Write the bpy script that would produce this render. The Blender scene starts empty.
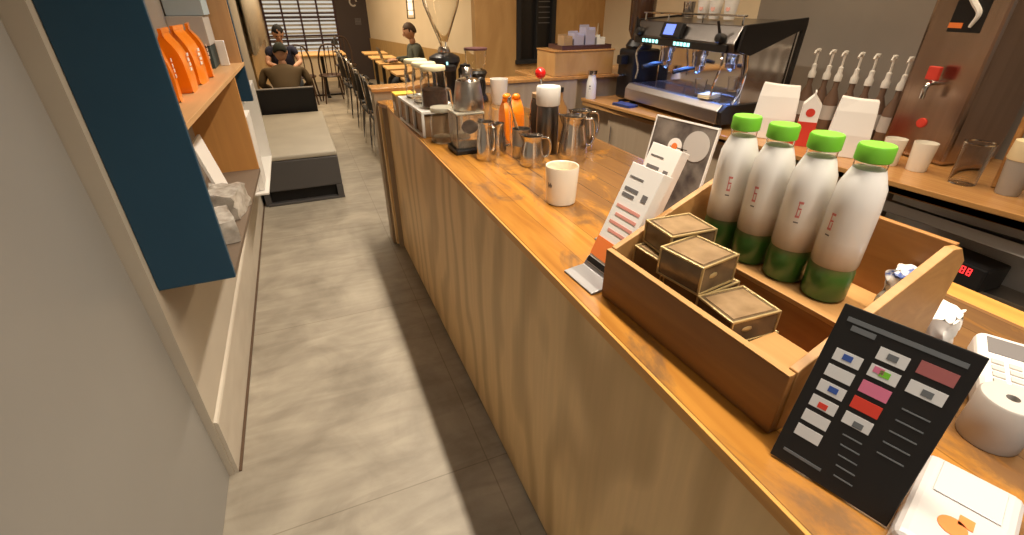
import bpy, bmesh, math, random
from mathutils import Vector, Matrix
random.seed(7)
S = bpy.context.scene
C = S.collection
PI = math.pi
def R(d): return math.radians(d)

# ------------------------------------------------------------------ materials
MATS = {}
def mat(name, col, rough=0.5, metal=0.0, col2=None, scale=(4, 4, 4), detail=4, lo=0.35, hi=0.65, bump=0.0,
        trans=0.0, ior=1.45, emit=None, estr=0.0, coat=0.0, rough2=None, distort=0.0, spec=None):
    if name in MATS: return MATS[name]
    m = bpy.data.materials.new(name); m.use_nodes = True
    nt = m.node_tree; n = nt.nodes; l = nt.links
    b = n['Principled BSDF']
    b.inputs['Base Color'].default_value = (*col, 1)
    b.inputs['Roughness'].default_value = rough
    b.inputs['Metallic'].default_value = metal
    b.inputs['IOR'].default_value = ior
    if trans: b.inputs['Transmission Weight'].default_value = trans
    if coat: b.inputs['Coat Weight'].default_value = coat; b.inputs['Coat Roughness'].default_value = 0.15
    if spec is not None: b.inputs['Specular IOR Level'].default_value = spec
    if emit: b.inputs['Emission Color'].default_value = (*emit, 1); b.inputs['Emission Strength'].default_value = estr
    tc = n.new('ShaderNodeTexCoord'); mp = n.new('ShaderNodeMapping'); l.new(tc.outputs['Object'], mp.inputs['Vector'])
    mp.inputs['Scale'].default_value = scale
    nz = n.new('ShaderNodeTexNoise'); nz.inputs['Scale'].default_value = 1.0; nz.inputs['Detail'].default_value = detail
    nz.inputs['Distortion'].default_value = distort
    l.new(mp.outputs['Vector'], nz.inputs['Vector'])
    if col2:
        cr = n.new('ShaderNodeValToRGB'); cr.color_ramp.elements[0].position = lo; cr.color_ramp.elements[1].position = hi
        cr.color_ramp.elements[0].color = (*col, 1); cr.color_ramp.elements[1].color = (*col2, 1)
        l.new(nz.outputs['Fac'], cr.inputs['Fac']); l.new(cr.outputs['Color'], b.inputs['Base Color'])
    if rough2 is not None:
        mr = n.new('ShaderNodeMapRange'); mr.inputs['To Min'].default_value = rough; mr.inputs['To Max'].default_value = rough2
        l.new(nz.outputs['Fac'], mr.inputs['Value']); l.new(mr.outputs['Result'], b.inputs['Roughness'])
    if bump:
        bp = n.new('ShaderNodeBump'); bp.inputs['Strength'].default_value = bump; bp.inputs['Distance'].default_value = 0.01
        l.new(nz.outputs['Fac'], bp.inputs['Height']); l.new(bp.outputs['Normal'], b.inputs['Normal'])
    MATS[name] = m
    return m

def wood(name, c1, c2, along='y', rough=0.4, coat=0.0, wave=6.0, worn=None, dist=3.0):
    """long grain along one axis plus large tonal drift; `worn` mixes grey-brown patches"""
    if name in MATS: return MATS[name]
    m = mat(name, c1, rough, coat=coat)
    nt = m.node_tree; n = nt.nodes; l = nt.links; b = n['Principled BSDF']
    tc = n['Texture Coordinate']
    mp = n.new('ShaderNodeMapping')
    sc = {'y': (wave*2, wave*0.14, wave*2), 'x': (wave*0.14, wave*2, wave*2), 'z': (wave*2, wave*2, wave*0.14)}[along]
    mp.inputs['Scale'].default_value = sc
    l.new(tc.outputs['Object'], mp.inputs['Vector'])
    n1 = n.new('ShaderNodeTexNoise'); n1.inputs['Scale'].default_value = 1; n1.inputs['Detail'].default_value = 6
    n1.inputs['Distortion'].default_value = dist
    l.new(mp.outputs['Vector'], n1.inputs['Vector'])
    cr = n.new('ShaderNodeValToRGB'); cr.color_ramp.elements[0].position = 0.3; cr.color_ramp.elements[1].position = 0.68
    cr.color_ramp.elements[0].color = (*c2, 1); cr.color_ramp.elements[1].color = (*c1, 1)
    l.new(n1.outputs['Fac'], cr.inputs['Fac'])
    out = cr.outputs['Color']
    if worn:
        n2 = n.new('ShaderNodeTexNoise'); n2.inputs['Scale'].default_value = 3.2; n2.inputs['Detail'].default_value = 8
        n2.inputs['Distortion'].default_value = 1.2; n2.inputs['Roughness'].default_value = 0.65
        mp2 = n.new('ShaderNodeMapping'); mp2.inputs['Scale'].default_value = (2.4, 1.0, 1)
        l.new(tc.outputs['Object'], mp2.inputs['Vector']); l.new(mp2.outputs['Vector'], n2.inputs['Vector'])
        sx = n.new('ShaderNodeSeparateXYZ'); l.new(tc.outputs['Object'], sx.inputs[0])
        # wear is heaviest where the staff work, away from the customer edge
        mr = n.new('ShaderNodeMapRange'); mr.inputs['From Min'].default_value = 0.50; mr.inputs['From Max'].default_value = 0.95
        mr.inputs['To Min'].default_value = -0.07; mr.inputs['To Max'].default_value = 0.16
        l.new(sx.outputs['X'], mr.inputs['Value'])
        ad = n.new('ShaderNodeMath'); ad.operation = 'ADD'
        l.new(n2.outputs['Fac'], ad.inputs[0]); l.new(mr.outputs['Result'], ad.inputs[1])
        c3 = n.new('ShaderNodeValToRGB'); c3.color_ramp.elements[0].position = 0.47; c3.color_ramp.elements[1].position = 0.60
        c3.color_ramp.elements[0].color = (0, 0, 0, 1); c3.color_ramp.elements[1].color = (0.7, 0.7, 0.7, 1)
        l.new(ad.outputs[0], c3.inputs['Fac'])
        mx = n.new('ShaderNodeMix'); mx.data_type = 'RGBA'
        l.new(c3.outputs['Color'], mx.inputs['Factor']); l.new(out, mx.inputs['A']); mx.inputs['B'].default_value = (*worn, 1)
        # separate boards about 9 cm wide, each with its own tone
        dv = n.new('ShaderNodeMath'); dv.operation = 'DIVIDE'; dv.inputs[1].default_value = 0.094; l.new(sx.outputs['X'], dv.inputs[0])
        fl = n.new('ShaderNodeMath'); fl.operation = 'FLOOR'; l.new(dv.outputs[0], fl.inputs[0])
        wn = n.new('ShaderNodeTexWhiteNoise'); wn.noise_dimensions = '1D'; l.new(fl.outputs[0], wn.inputs['W'])
        fr = n.new('ShaderNodeMath'); fr.operation = 'FRACT'; l.new(dv.outputs[0], fr.inputs[0])
        gp = n.new('ShaderNodeMath'); gp.operation = 'GREATER_THAN'; gp.inputs[1].default_value = 0.03; l.new(fr.outputs[0], gp.inputs[0])
        tn = n.new('ShaderNodeMapRange'); tn.inputs['To Min'].default_value = 0.68; tn.inputs['To Max'].default_value = 1.08; l.new(wn.outputs['Value'], tn.inputs['Value'])
        g2 = n.new('ShaderNodeMapRange'); g2.inputs['To Min'].default_value = 0.6; g2.inputs['To Max'].default_value = 1.0; l.new(gp.outputs[0], g2.inputs['Value'])
        mu = n.new('ShaderNodeMath'); mu.operation = 'MULTIPLY'; l.new(tn.outputs['Result'], mu.inputs[0]); l.new(g2.outputs['Result'], mu.inputs[1])
        m3 = n.new('ShaderNodeMix'); m3.data_type = 'RGBA'; m3.blend_type = 'MULTIPLY'; m3.inputs['Factor'].default_value = 1
        l.new(mx.outputs['Result'], m3.inputs['A']); l.new(mu.outputs[0], m3.inputs['B'])
        out = m3.outputs['Result']
    l.new(out, b.inputs['Base Color'])
    return m

M = dict(
    wallgrey=mat('wall_grey', (0.285, 0.275, 0.258), 0.40, col2=(0.305, 0.295, 0.277), scale=(1.5, 1.5, 1.5)),
    wallbeige=mat('wall_beige', (0.50, 0.44, 0.36), 0.7, col2=(0.55, 0.49, 0.40), scale=(2, 2, 2)),
    cream=mat('cream_plaster', (0.74, 0.62, 0.44), 0.8, col2=(0.78, 0.66, 0.48), scale=(2, 2, 2)),
    ceil=mat('ceiling_paint', (0.5, 0.45, 0.4), 0.9),
    base=mat('baseboard_concrete', (0.60, 0.54, 0.45), 0.6, col2=(0.52, 0.46, 0.38), scale=(9, 3, 9)),
    gap=mat('dark_joint', (0.10, 0.06, 0.035), 0.8),
    steelwall=mat('brushed_wall_panel', (0.36, 0.33, 0.30), 0.42, 0.35, col2=(0.40, 0.37, 0.34), scale=(2, 2, 1)),
    blue=mat('blue_lacquer', (0.012, 0.055, 0.105), 0.32, col2=(0.017, 0.068, 0.125), scale=(2, 2, 2)),
    shelfwood=wood('shelf_birch', (0.66, 0.40, 0.19), (0.58, 0.33, 0.15), 'y', 0.45),
    shelfpanel=wood('shelf_panel_birch', (0.60, 0.36, 0.17), (0.52, 0.30, 0.14), 'z', 0.5, wave=4),
    greyback=mat('grey_cabinet_back', (0.30, 0.26, 0.22), 0.7),
    darkboard=mat('dark_brown_board', (0.17, 0.125, 0.09), 0.55),
    ply=wood('counter_plywood', (0.68, 0.475, 0.25), (0.53, 0.35, 0.17), 'z', 0.42, wave=1.9, dist=7.0),
    plywall=mat('plywood_wall', (0.52, 0.31, 0.12), 0.55, col2=(0.42, 0.235, 0.085), scale=(4, 4, 1.5), detail=6, distort=2.0),
    top=wood('counter_top_oak', (0.50, 0.225, 0.038), (0.35, 0.14, 0.022), 'y', 0.24, coat=0.2, wave=7, worn=(0.135, 0.078, 0.042)),
    edge=wood('counter_edge_oak', (0.70, 0.35, 0.08), (0.56, 0.26, 0.055), 'y', 0.3, wave=8),
    crate=wood('crate_pine', (0.38, 0.175, 0.05), (0.27, 0.115, 0.03), 'y', 0.42, wave=5),
    cratelight=wood('crate_cut_edge', (0.50, 0.27, 0.095), (0.40, 0.205, 0.065), 'y', 0.5, wave=6),
    barwood=wood('bar_top_wood', (0.52, 0.27, 0.09), (0.40, 0.19, 0.06), 'y', 0.25, coat=0.3, wave=6),
    tan=wood('tan_cabinet', (0.40, 0.31, 0.215), (0.35, 0.265, 0.18), 'z', 0.5, wave=4),
    steel=mat('polished_steel', (0.66, 0.63, 0.60), 0.16, 1.0),
    brushed=mat('brushed_steel', (0.50, 0.46, 0.42), 0.3, 1.0, col2=(0.56, 0.52, 0.47), scale=(2, 2, 60)),
    chrome=mat('chrome', (0.8, 0.8, 0.8), 0.07, 1.0),
    darksteel=mat('dark_steel', (0.20, 0.18, 0.165), 0.28, 1.0),
    black=mat('black_plastic', (0.012, 0.011, 0.011), 0.35),
    blackmatte=mat('black_matte', (0.015, 0.014, 0.014), 0.75),
    blackfab=mat('black_leatherette', (0.012, 0.011, 0.012), 0.5),
    glass=mat('clear_glass', (0.97, 0.97, 0.96), 0.03, trans=1.0, ior=1.25),
    plastic=mat('clear_plastic', (0.97, 0.95, 0.9), 0.10, trans=0.95, ior=1.18),
    smoked=mat('smoked_glass', (0.22, 0.15, 0.10), 0.08, trans=0.75, ior=1.3),
    white=mat('white_paper', (0.86, 0.83, 0.79), 0.6),
    whiteg=mat('white_plastic', (0.80, 0.78, 0.74), 0.35),
    ceramic=mat('cream_ceramic', (0.84, 0.78, 0.66), 0.25, coat=0.3),
    milk=mat('milky_drink', (0.84, 0.79, 0.72), 0.35, coat=0.6),
    matcha=mat('green_tea_drink', (0.045, 0.17, 0.03), 0.35, coat=0.6),
    tea=mat('brown_syrup', (0.36, 0.25, 0.15), 0.35, coat=0.6),
    green=mat('green_cap', (0.17, 0.50, 0.035), 0.4),
    pink=mat('pink_print', (0.74, 0.24, 0.22), 0.5),
    red=mat('red_plastic', (0.75, 0.015, 0.012), 0.25, coat=0.5),
    orange=mat('orange_bag_film', (0.98, 0.25, 0.006), 0.28, coat=0.4, bump=0.6, scale=(14, 14, 9)),
    orangeprint=mat('orange_print', (0.85, 0.22, 0.05), 0.5),
    coffee=mat('coffee_beans', (0.06, 0.03, 0.018), 0.5, col2=(0.10, 0.05, 0.03), scale=(90, 90, 90)),
    kraft=mat('kraft_brown', (0.34, 0.22, 0.12), 0.5, col2=(0.40, 0.27, 0.15), scale=(12, 12, 12)),
    gold=mat('gold_foil', (0.56, 0.42, 0.20), 0.3, 0.55),
    bronzefoil=mat('bronze_foil_pack', (0.15, 0.10, 0.055), 0.25, 0.35, col2=(0.23, 0.16, 0.09), scale=(18, 18, 18)),
    greyprint=mat('grey_print', (0.16, 0.15, 0.15), 0.6),
    bluep=mat('blue_print', (0.04, 0.09, 0.33), 0.45),
    navy=mat('navy_cotton', (0.02, 0.022, 0.05), 0.85),
    brownjacket=mat('olive_brown_jacket', (0.10, 0.066, 0.03), 0.9),
    capgreen=mat('dark_green_cap', (0.018, 0.022, 0.016), 0.9),
    shirt=mat('grey_green_shirt', (0.075, 0.085, 0.07), 0.85),
    jeans=mat('dark_trousers', (0.03, 0.035, 0.045), 0.85),
    skin=mat('skin', (0.52, 0.29, 0.19), 0.55),
    hair=mat('black_hair', (0.006, 0.005, 0.005), 0.8),
    hairbrown=mat('brown_hair', (0.05, 0.026, 0.014), 0.6),
    vinyl=mat('bench_grey_vinyl', (0.085, 0.08, 0.08), 0.42),
    vinyltop=mat('bench_top_vinyl', (0.45, 0.41, 0.335), 0.5, col2=(0.50, 0.46, 0.375), scale=(4, 4, 4)),
    tabletop=wood('table_beech', (0.80, 0.48, 0.19), (0.70, 0.40, 0.14), 'x', 0.35, wave=5),
    darkpanel=mat('charcoal_panel', (0.055, 0.04, 0.038), 0.6),
    slat=mat('cream_blind', (0.60, 0.52, 0.40), 0.6),
    mullion=mat('dark_frame', (0.06, 0.03, 0.035), 0.5),
    curtain=mat('cream_curtain', (0.93, 0.87, 0.74), 0.8),
    wainscot=wood('wainscot_wood', (0.50, 0.32, 0.13), (0.42, 0.26, 0.10), 'z', 0.5),
    cloth=mat('blue_cloth', (0.025, 0.04, 0.13), 0.9),
    led=mat('cyan_button_light', (0.3, 0.8, 0.8), 0.3, emit=(0.42, 0.93, 0.9), estr=1.6),
    screen=mat('machine_display', (0.1, 0.15, 0.5), 0.3, emit=(0.18, 0.28, 1.0), estr=1.1),
    redled=mat('red_digits', (0.5, 0.0, 0.0), 0.3, emit=(1.0, 0.03, 0.03), estr=3.0),
    lamp=mat('lamp_diffuser', (0.9, 0.85, 0.75), 0.5, emit=(1.0, 0.82, 0.6), estr=1.5),
    yellow=mat('yellow_print', (0.85, 0.55, 0.05), 0.5),
    teal=mat('dark_teal_box', (0.035, 0.06, 0.065), 0.6),
    lightblue=mat('pale_blue_box', (0.42, 0.52, 0.58), 0.6),
    greybox=mat('pale_grey_box', (0.50, 0.47, 0.44), 0.6),
    cork=mat('cream_lid', (0.80, 0.66, 0.40), 0.55),
    warmsteel=mat('dispenser_steel', (0.42, 0.32, 0.26), 0.24, 1.0, col2=(0.48, 0.36, 0.29), scale=(40, 40, 1)),  # steel tinted brown, painting in an orange reflection
)

# floor: warm grey concrete in large slabs
def floor_mat():
    m = mat('concrete_floor', (0.4, 0.37, 0.33), 0.42); nt = m.node_tree; n = nt.nodes; l = nt.links; b = n['Principled BSDF']
    tc = n['Texture Coordinate']
    def noise(sc, scale, det, dis=0.0, rg=0.5):
        mp = n.new('ShaderNodeMapping'); mp.inputs['Scale'].default_value = sc; l.new(tc.outputs['Object'], mp.inputs['Vector'])
        z = n.new('ShaderNodeTexNoise'); z.inputs['Scale'].default_value = scale; z.inputs['Detail'].default_value = det
        z.inputs['Distortion'].default_value = dis; z.inputs['Roughness'].default_value = rg
        l.new(mp.outputs['Vector'], z.inputs['Vector']); return z
    a = noise((1, 1, 1), 3.0, 8, 0.6, 0.6); c = noise((2.5, 11, 1), 1.0, 6, 1.2)
    r1 = n.new('ShaderNodeValToRGB'); r1.color_ramp.elements[0].position = 0.3; r1.color_ramp.elements[1].position = 0.7
    r1.color_ramp.elements[0].color = (0.27, 0.235, 0.185, 1); r1.color_ramp.elements[1].color = (0.45, 0.40, 0.32, 1)
    l.new(a.outputs['Fac'], r1.inputs['Fac'])
    r2 = n.new('ShaderNodeValToRGB'); r2.color_ramp.elements[0].position = 0.35; r2.color_ramp.elements[1].position = 0.65
    r2.color_ramp.elements[0].color = (0.86, 0.85, 0.84, 1); r2.color_ramp.elements[1].color = (1.06, 1.06, 1.05, 1)
    l.new(c.outputs['Fac'], r2.inputs['Fac'])
    mx = n.new('ShaderNodeMix'); mx.data_type = 'RGBA'; mx.blend_type = 'MULTIPLY'; mx.inputs['Factor'].default_value = 1
    l.new(r1.outputs['Color'], mx.inputs['A']); l.new(r2.outputs['Color'], mx.inputs['B'])
    br = n.new('ShaderNodeTexBrick'); br.offset = 0.0
    br.inputs['Scale'].default_value = 1.0; br.inputs['Brick Width'].default_value = 1.3; br.inputs['Row Height'].default_value = 1.25
    br.inputs['Mortar Size'].default_value = 0.0028; br.inputs['Mortar Smooth'].default_value = 0.4
    br.inputs['Color1'].default_value = (1, 1, 1, 1); br.inputs['Color2'].default_value = (0.94, 0.94, 0.94, 1)
    br.inputs['Mortar'].default_value = (0.62, 0.6, 0.57, 1)
    mp = n.new('ShaderNodeMapping'); mp.inputs['Location'].default_value = (0.9, 0.05, 0); l.new(tc.outputs['Object'], mp.inputs['Vector'])
    l.new(mp.outputs['Vector'], br.inputs['Vector'])
    m2 = n.new('ShaderNodeMix'); m2.data_type = 'RGBA'; m2.blend_type = 'MULTIPLY'; m2.inputs['Factor'].default_value = 0.8
    l.new(mx.outputs['Result'], m2.inputs['A']); l.new(br.outputs['Color'], m2.inputs['B'])
    l.new(m2.outputs['Result'], b.inputs['Base Color'])
    mr = n.new('ShaderNodeMapRange'); mr.inputs['To Min'].default_value = 0.36; mr.inputs['To Max'].default_value = 0.58
    l.new(a.outputs['Fac'], mr.inputs['Value']); l.new(mr.outputs['Result'], b.inputs['Roughness'])
    bp = n.new('ShaderNodeBump'); bp.inputs['Strength'].default_value = 0.15; bp.inputs['Distance'].default_value = 0.004
    l.new(c.outputs['Fac'], bp.inputs['Height']); l.new(bp.outputs['Normal'], b.inputs['Normal'])
    return m
M['floor'] = floor_mat()
def ply_mat():
    m = mat('swirled_plywood', (0.6, 0.42, 0.22), 0.45); nt = m.node_tree; n = nt.nodes; l = nt.links; b = n['Principled BSDF']
    mp = n.new('ShaderNodeMapping'); mp.inputs['Scale'].default_value = (1, 1.0, 0.42); mp.inputs['Rotation'].default_value = (R(8), 0, 0)
    l.new(n['Texture Coordinate'].outputs['Object'], mp.inputs['Vector'])
    w = n.new('ShaderNodeTexWave'); w.wave_type = 'BANDS'; w.bands_direction = 'Y'
    w.inputs['Scale'].default_value = 1.5; w.inputs['Distortion'].default_value = 16.0; w.inputs['Detail'].default_value = 3.0
    w.inputs['Detail Scale'].default_value = 0.9; w.inputs['Detail Roughness'].default_value = 0.55
    l.new(mp.outputs['Vector'], w.inputs['Vector'])
    cr = n.new('ShaderNodeValToRGB'); e = cr.color_ramp.elements
    e[0].position = 0.0; e[0].color = (0.60, 0.40, 0.185, 1); e[1].position = 0.6; e[1].color = (0.80, 0.56, 0.28, 1)
    l.new(w.outputs['Fac'], cr.inputs['Fac'])
    mp2 = n.new('ShaderNodeMapping'); mp2.inputs['Scale'].default_value = (30, 30, 2); l.new(n['Texture Coordinate'].outputs['Object'], mp2.inputs['Vector'])
    z = n.new('ShaderNodeTexNoise'); z.inputs['Scale'].default_value = 1.5; z.inputs['Detail'].default_value = 4; l.new(mp2.outputs['Vector'], z.inputs['Vector'])
    r2 = n.new('ShaderNodeValToRGB'); r2.color_ramp.elements[0].color = (0.86, 0.85, 0.84, 1); r2.color_ramp.elements[1].color = (1.08, 1.08, 1.08, 1)
    l.new(z.outputs['Fac'], r2.inputs['Fac'])
    mx = n.new('ShaderNodeMix'); mx.data_type = 'RGBA'; mx.blend_type = 'MULTIPLY'; mx.inputs['Factor'].default_value = 1
    l.new(cr.outputs['Color'], mx.inputs['A']); l.new(r2.outputs['Color'], mx.inputs['B']); l.new(mx.outputs['Result'], b.inputs['Base Color'])
    return m
M['ply'] = ply_mat()
M['crateshade'] = wood('crate_pine_shaded', (0.29, 0.13, 0.035), (0.20, 0.085, 0.022), 'y', 0.42, wave=5)  # crate pine darkened: the shade on the front is put into the colour
M['shelforange'] = wood('lower_panel_birch', (0.66, 0.33, 0.10), (0.58, 0.28, 0.085), 'z', 0.5, wave=4)

# ------------------------------------------------------------------ mesh helpers
def BM(): return bmesh.new()
def add_box(bm, x0, x1, y0, y1, z0, z1, mx=None):
    vs = [bm.verts.new(v) for v in ((x0,y0,z0),(x1,y0,z0),(x1,y1,z0),(x0,y1,z0),(x0,y0,z1),(x1,y0,z1),(x1,y1,z1),(x0,y1,z1))]
    for f in ((3,2,1,0),(4,5,6,7),(0,1,5,4),(1,2,6,5),(2,3,7,6),(3,0,4,7)): bm.faces.new([vs[i] for i in f])
    if mx is not None:
        for v in vs: v.co = mx @ v.co
    return bm
def add_quadbox(bm, a, b, c, d, z0, z1):
    """prism over four ground points"""
    return add_prism(bm, [a, b, c, d], z0, z1)
def add_prism(bm, pts, z0, z1, mx=None):
    lo = [bm.verts.new((p[0], p[1], z0)) for p in pts]; hi = [bm.verts.new((p[0], p[1], z1)) for p in pts]
    k = len(pts); bm.faces.new(lo[::-1]); bm.faces.new(hi)
    for i in range(k): bm.faces.new((lo[i], lo[(i+1)%k], hi[(i+1)%k], hi[i]))
    if mx is not None:
        for v in lo+hi: v.co = mx @ v.co
    return bm
def add_lathe(bm, prof, seg=28, c=(0,0,0), mx=None, close=False):
    """prof: (radius, z) list; caps where radius is 0 or at the ends"""
    rings = []; allv = []
    for r, z in prof:
        if r <= 1e-6: v = bm.verts.new((c[0], c[1], c[2]+z)); rings.append([v]); allv.append(v)
        else:
            ring = [bm.verts.new((c[0]+r*math.cos(2*PI*i/seg), c[1]+r*math.sin(2*PI*i/seg), c[2]+z)) for i in range(seg)]
            rings.append(ring); allv += ring
    for a, b in zip(rings, rings[1:]):
        for i in range(seg):
            j = (i+1) % seg
            if len(a) == 1 and len(b) == 1: continue
            if len(a) == 1: bm.faces.new((a[0], b[j], b[i]))
            elif len(b) == 1: bm.faces.new((a[i], a[j], b[0]))
            else: bm.faces.new((a[i], a[j], b[j], b[i]))
    if mx is not None:
        for v in allv: v.co = mx @ v.co
    return bm
def add_tube(bm, pts, r, seg=8, cap=True):
    pts = [Vector(p) for p in pts]; rings = []; up = None
    for i, p in enumerate(pts):
        d = (pts[min(i+1, len(pts)-1)] - pts[max(i-1, 0)]).normalized()
        if up is None:
            up = Vector((0,0,1)) if abs(d.z) < 0.9 else Vector((1,0,0))
        s = d.cross(up).normalized(); up = s.cross(d).normalized()
        rr = r[i] if isinstance(r, (list, tuple)) else r
        rings.append([bm.verts.new(p + s*math.cos(2*PI*k/seg)*rr + up*math.sin(2*PI*k/seg)*rr) for k in range(seg)])
    for a, b in zip(rings, rings[1:]):
        for i in range(seg): bm.faces.new((a[i], a[(i+1)%seg], b[(i+1)%seg], b[i]))
    if cap: bm.faces.new(rings[0][::-1]); bm.faces.new(rings[-1])
    return bm
def add_sphere(bm, c, r, sc=(1,1,1), u=20, v=12):
    bmesh.ops.create_uvsphere(bm, u_segments=u, v_segments=v, radius=r, matrix=Matrix.Translation(c) @ Matrix.Diagonal((*sc, 1)))
    return bm
def arc(pts, n=6):
    """Catmull-Rom through points"""
    P = [Vector(p) for p in pts]; P = [2*P[0]-P[1]] + P + [2*P[-1]-P[-2]]; out = []
    for i in range(1, len(P)-2):
        for k in range(n):
            t = k/n; a, b, c, d = P[i-1], P[i], P[i+1], P[i+2]
            out.append(0.5*((2*b)+(-a+c)*t+(2*a-5*b+4*c-d)*t*t+(-a+3*b-3*c+d)*t**3))
    out.append(P[-2]); return out
def obj(name, bm, m, parent=None, bevel=0.0, smooth=False, seg=2, loc=None, rot=None):
    bmesh.ops.recalc_face_normals(bm, faces=bm.faces)
    me = bpy.data.meshes.new(name); bm.to_mesh(me); bm.free()
    o = bpy.data.objects.new(name, me); C.objects.link(o)
    me.materials.append(m)
    if parent is not None: o.parent = parent
    if loc: o.location = loc
    if rot: o.rotation_euler = rot
    if smooth:
        for p in me.polygons: p.use_smooth = True
        md = o.modifiers.new('es', 'EDGE_SPLIT'); md.split_angle = R(40)
    if bevel:
        md = o.modifiers.new('bev', 'BEVEL'); md.width = bevel; md.segments = seg; md.limit_method = 'ANGLE'; md.angle_limit = R(35)
        if smooth: o.modifiers.move(1, 0)
    return o
def box(name, m, b, parent=None, bevel=0.002, **k): return obj(name, add_box(BM(), *b), m, parent, bevel, **k)
def thing(name, label, cat, loc=(0,0,0), rz=0.0, group=None, rot=None):
    o = bpy.data.objects.new(name, None); o.empty_display_size = 0.05; C.objects.link(o)
    o.location = loc; o.rotation_euler = rot or (0, 0, rz)
    return tag(o, label, cat, group)
def tag(o, label, cat, group=None, kind=None):
    o['label'] = label; o['category'] = cat
    if group: o['group'] = group
    if kind: o['kind'] = kind
    return o
def struct(o): o['kind'] = 'structure'; return o
def plabel(o, s): o['label'] = s; return o
def dup(root, loc, rz, label, group=None, scale=None):
    r = root.copy(); C.objects.link(r); r.location = loc; r.rotation_euler = (0, 0, rz); r['label'] = label
    if group: r['group'] = group
    if scale: r.scale = scale
    for ch in list(root.children):
        c = ch.copy(); C.objects.link(c); c.parent = r
        for g in ch.children:
            d = g.copy(); C.objects.link(d); d.parent = c
    return r
def cup_prof(r0, r1, h, t=0.003, base=0.004):
    """open vessel outer and inner wall"""
    return [(0, 0), (r0*0.96, 0), (r0, 0.003), (r1, h), (r1-t, h), (r0-t, base+0.002), (0, base)]

# ------------------------------------------------------------------ setting
FL = -0.60
struct(box('floor', M['floor'], (-0.9, 3.6, -2.6, 12.3, -0.1, 0), bevel=0))
struct(box('ceiling', M['ceil'], (-0.9, 3.6, -2.6, 12.3, 3.0, 3.1), bevel=0))
struct(box('wall_left', M['wallbeige'], (-0.75, -0.525, 1.52, 12.1, 0, 3.0), bevel=0))
near = struct(obj('wall_left_near', add_prism(BM(), [(-0.75, 0), (-0.5415, 0), (-0.566, 0.95), (-0.580, 1.6), (-0.590, 3.0), (-0.75, 3.0)], -2.5, 1.52, Matrix(((1,0,0,0),(0,0,1,0),(0,1,0,0),(0,0,0,1)))), M['wallgrey'], None, 0.006))
struct(box('wall_right', M['steelwall'], (2.95, 3.1, -2.5, 2.7, 0, 3.0), bevel=0))
struct(box('wall_right_far', M['cream'], (2.95, 3.1, 2.7, 4.9, 0, 3.0), bevel=0))  # cream stretch puts the light gradient along the wall into colour
struct(box('wall_front', M['wallgrey'], (-0.75, 3.1, -2.6, -2.5, 0, 3.0), bevel=0))
bm = BM()   # baseboard with sloped top
add_prism(bm, [(-0.524, 0), (-0.511, 0), (-0.511, 0.262), (-0.515, 0.270), (-0.524, 0.275)], 1.525, 11.98, Matrix(((1,0,0,0),(0,0,1,0),(0,1,0,0),(0,0,0,1))))
struct(obj('baseboard_left', bm, M['base']))
struct(box('trim_1', M['gap'], (-0.5105, -0.500, 1.525, 11.98, 0, 0.006), bevel=0))
# back wall with window opening X -0.40..0.96
bm = BM(); YB = 12.0
add_box(bm, -0.75, -0.42, YB, YB+0.15, 0, 3.0); add_box(bm, 0.96, 3.1, YB, YB+0.15, 0, 3.0)
add_box(bm, -0.42, 0.96, YB, YB+0.15, 0, 0.55); add_box(bm, -0.42, 0.96, YB, YB+0.15, 2.6, 3.0)
struct(obj('wall_back', bm, M['cream']))
w = struct(bpy.data.objects.new('window_1', None)); C.objects.link(w); w.location = (0.27, YB, 0.55)
bm = BM()
for i in range(5):
    x = -0.69 + 1.38*i/4; add_box(bm, x-0.018, x+0.018, -0.05, 0.0, 0.0, 2.05)
for z in (0.0, 0.30, 0.38, 0.72, 0.80, 1.17, 1.55, 2.03):
    add_box(bm, -0.69, 0.69, -0.055, 0.005, z-0.015, z+0.015)
obj('window_frame', bm, M['mullion'], w)
bm = BM()
mx0 = Matrix.Rotation(R(28), 4, 'X')
for i in range(26):
    z = 0.04 + i*0.077
    add_box(bm, -0.68, 0.68, -0.036, 0.036, -0.0015, 0.0015, Matrix.Translation((0, 0.06, z)) @ mx0)
obj('blind_or_reflection', bm, M['slat'], w)
box('pane', M['glass'], (-0.69, 0.69, 0.11, 0.116, 0, 2.05), w, 0)
# charcoal panel beside the window with faint lettering
bm = add_box(BM(), 0.98, 1.68, 11.93, 11.995, 0, 3.0)
sp = struct(obj('wall_back_panel', bm, M['darkpanel']))
bm = BM()
for k in range(24):
    a0, a1 = 2*PI*k/28, 2*PI*(k+1)/28
    for (r0, r1) in ((0.055, 0.085),):
        v = [bm.verts.new((1.36+r*math.cos(a), 11.925, 1.56+r*math.sin(a)*1.1)) for r, a in ((r0,a0),(r1,a0),(r1,a1),(r0,a1))]
        bm.faces.new(v)
r_ = bmesh.ops.extrude_face_region(bm, geom=bm.faces[:]); bmesh.ops.translate(bm, vec=(0,0.006,0), verts=[g for g in r_['geom'] if isinstance(g, bmesh.types.BMVert)])
obj('wall_emblem', bm, M['greybox'], sp)
bm = BM()
for k in range(5): add_box(bm, 1.35+k*0.026, 1.364+k*0.026, 11.922, 11.931, 1.12, 1.25)
add_box(bm, 1.35, 1.468, 11.922, 11.931, 1.18, 1.19)
obj('wall_lettering', bm, M['greyprint'], sp)
for o in sp.children: pass
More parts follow.
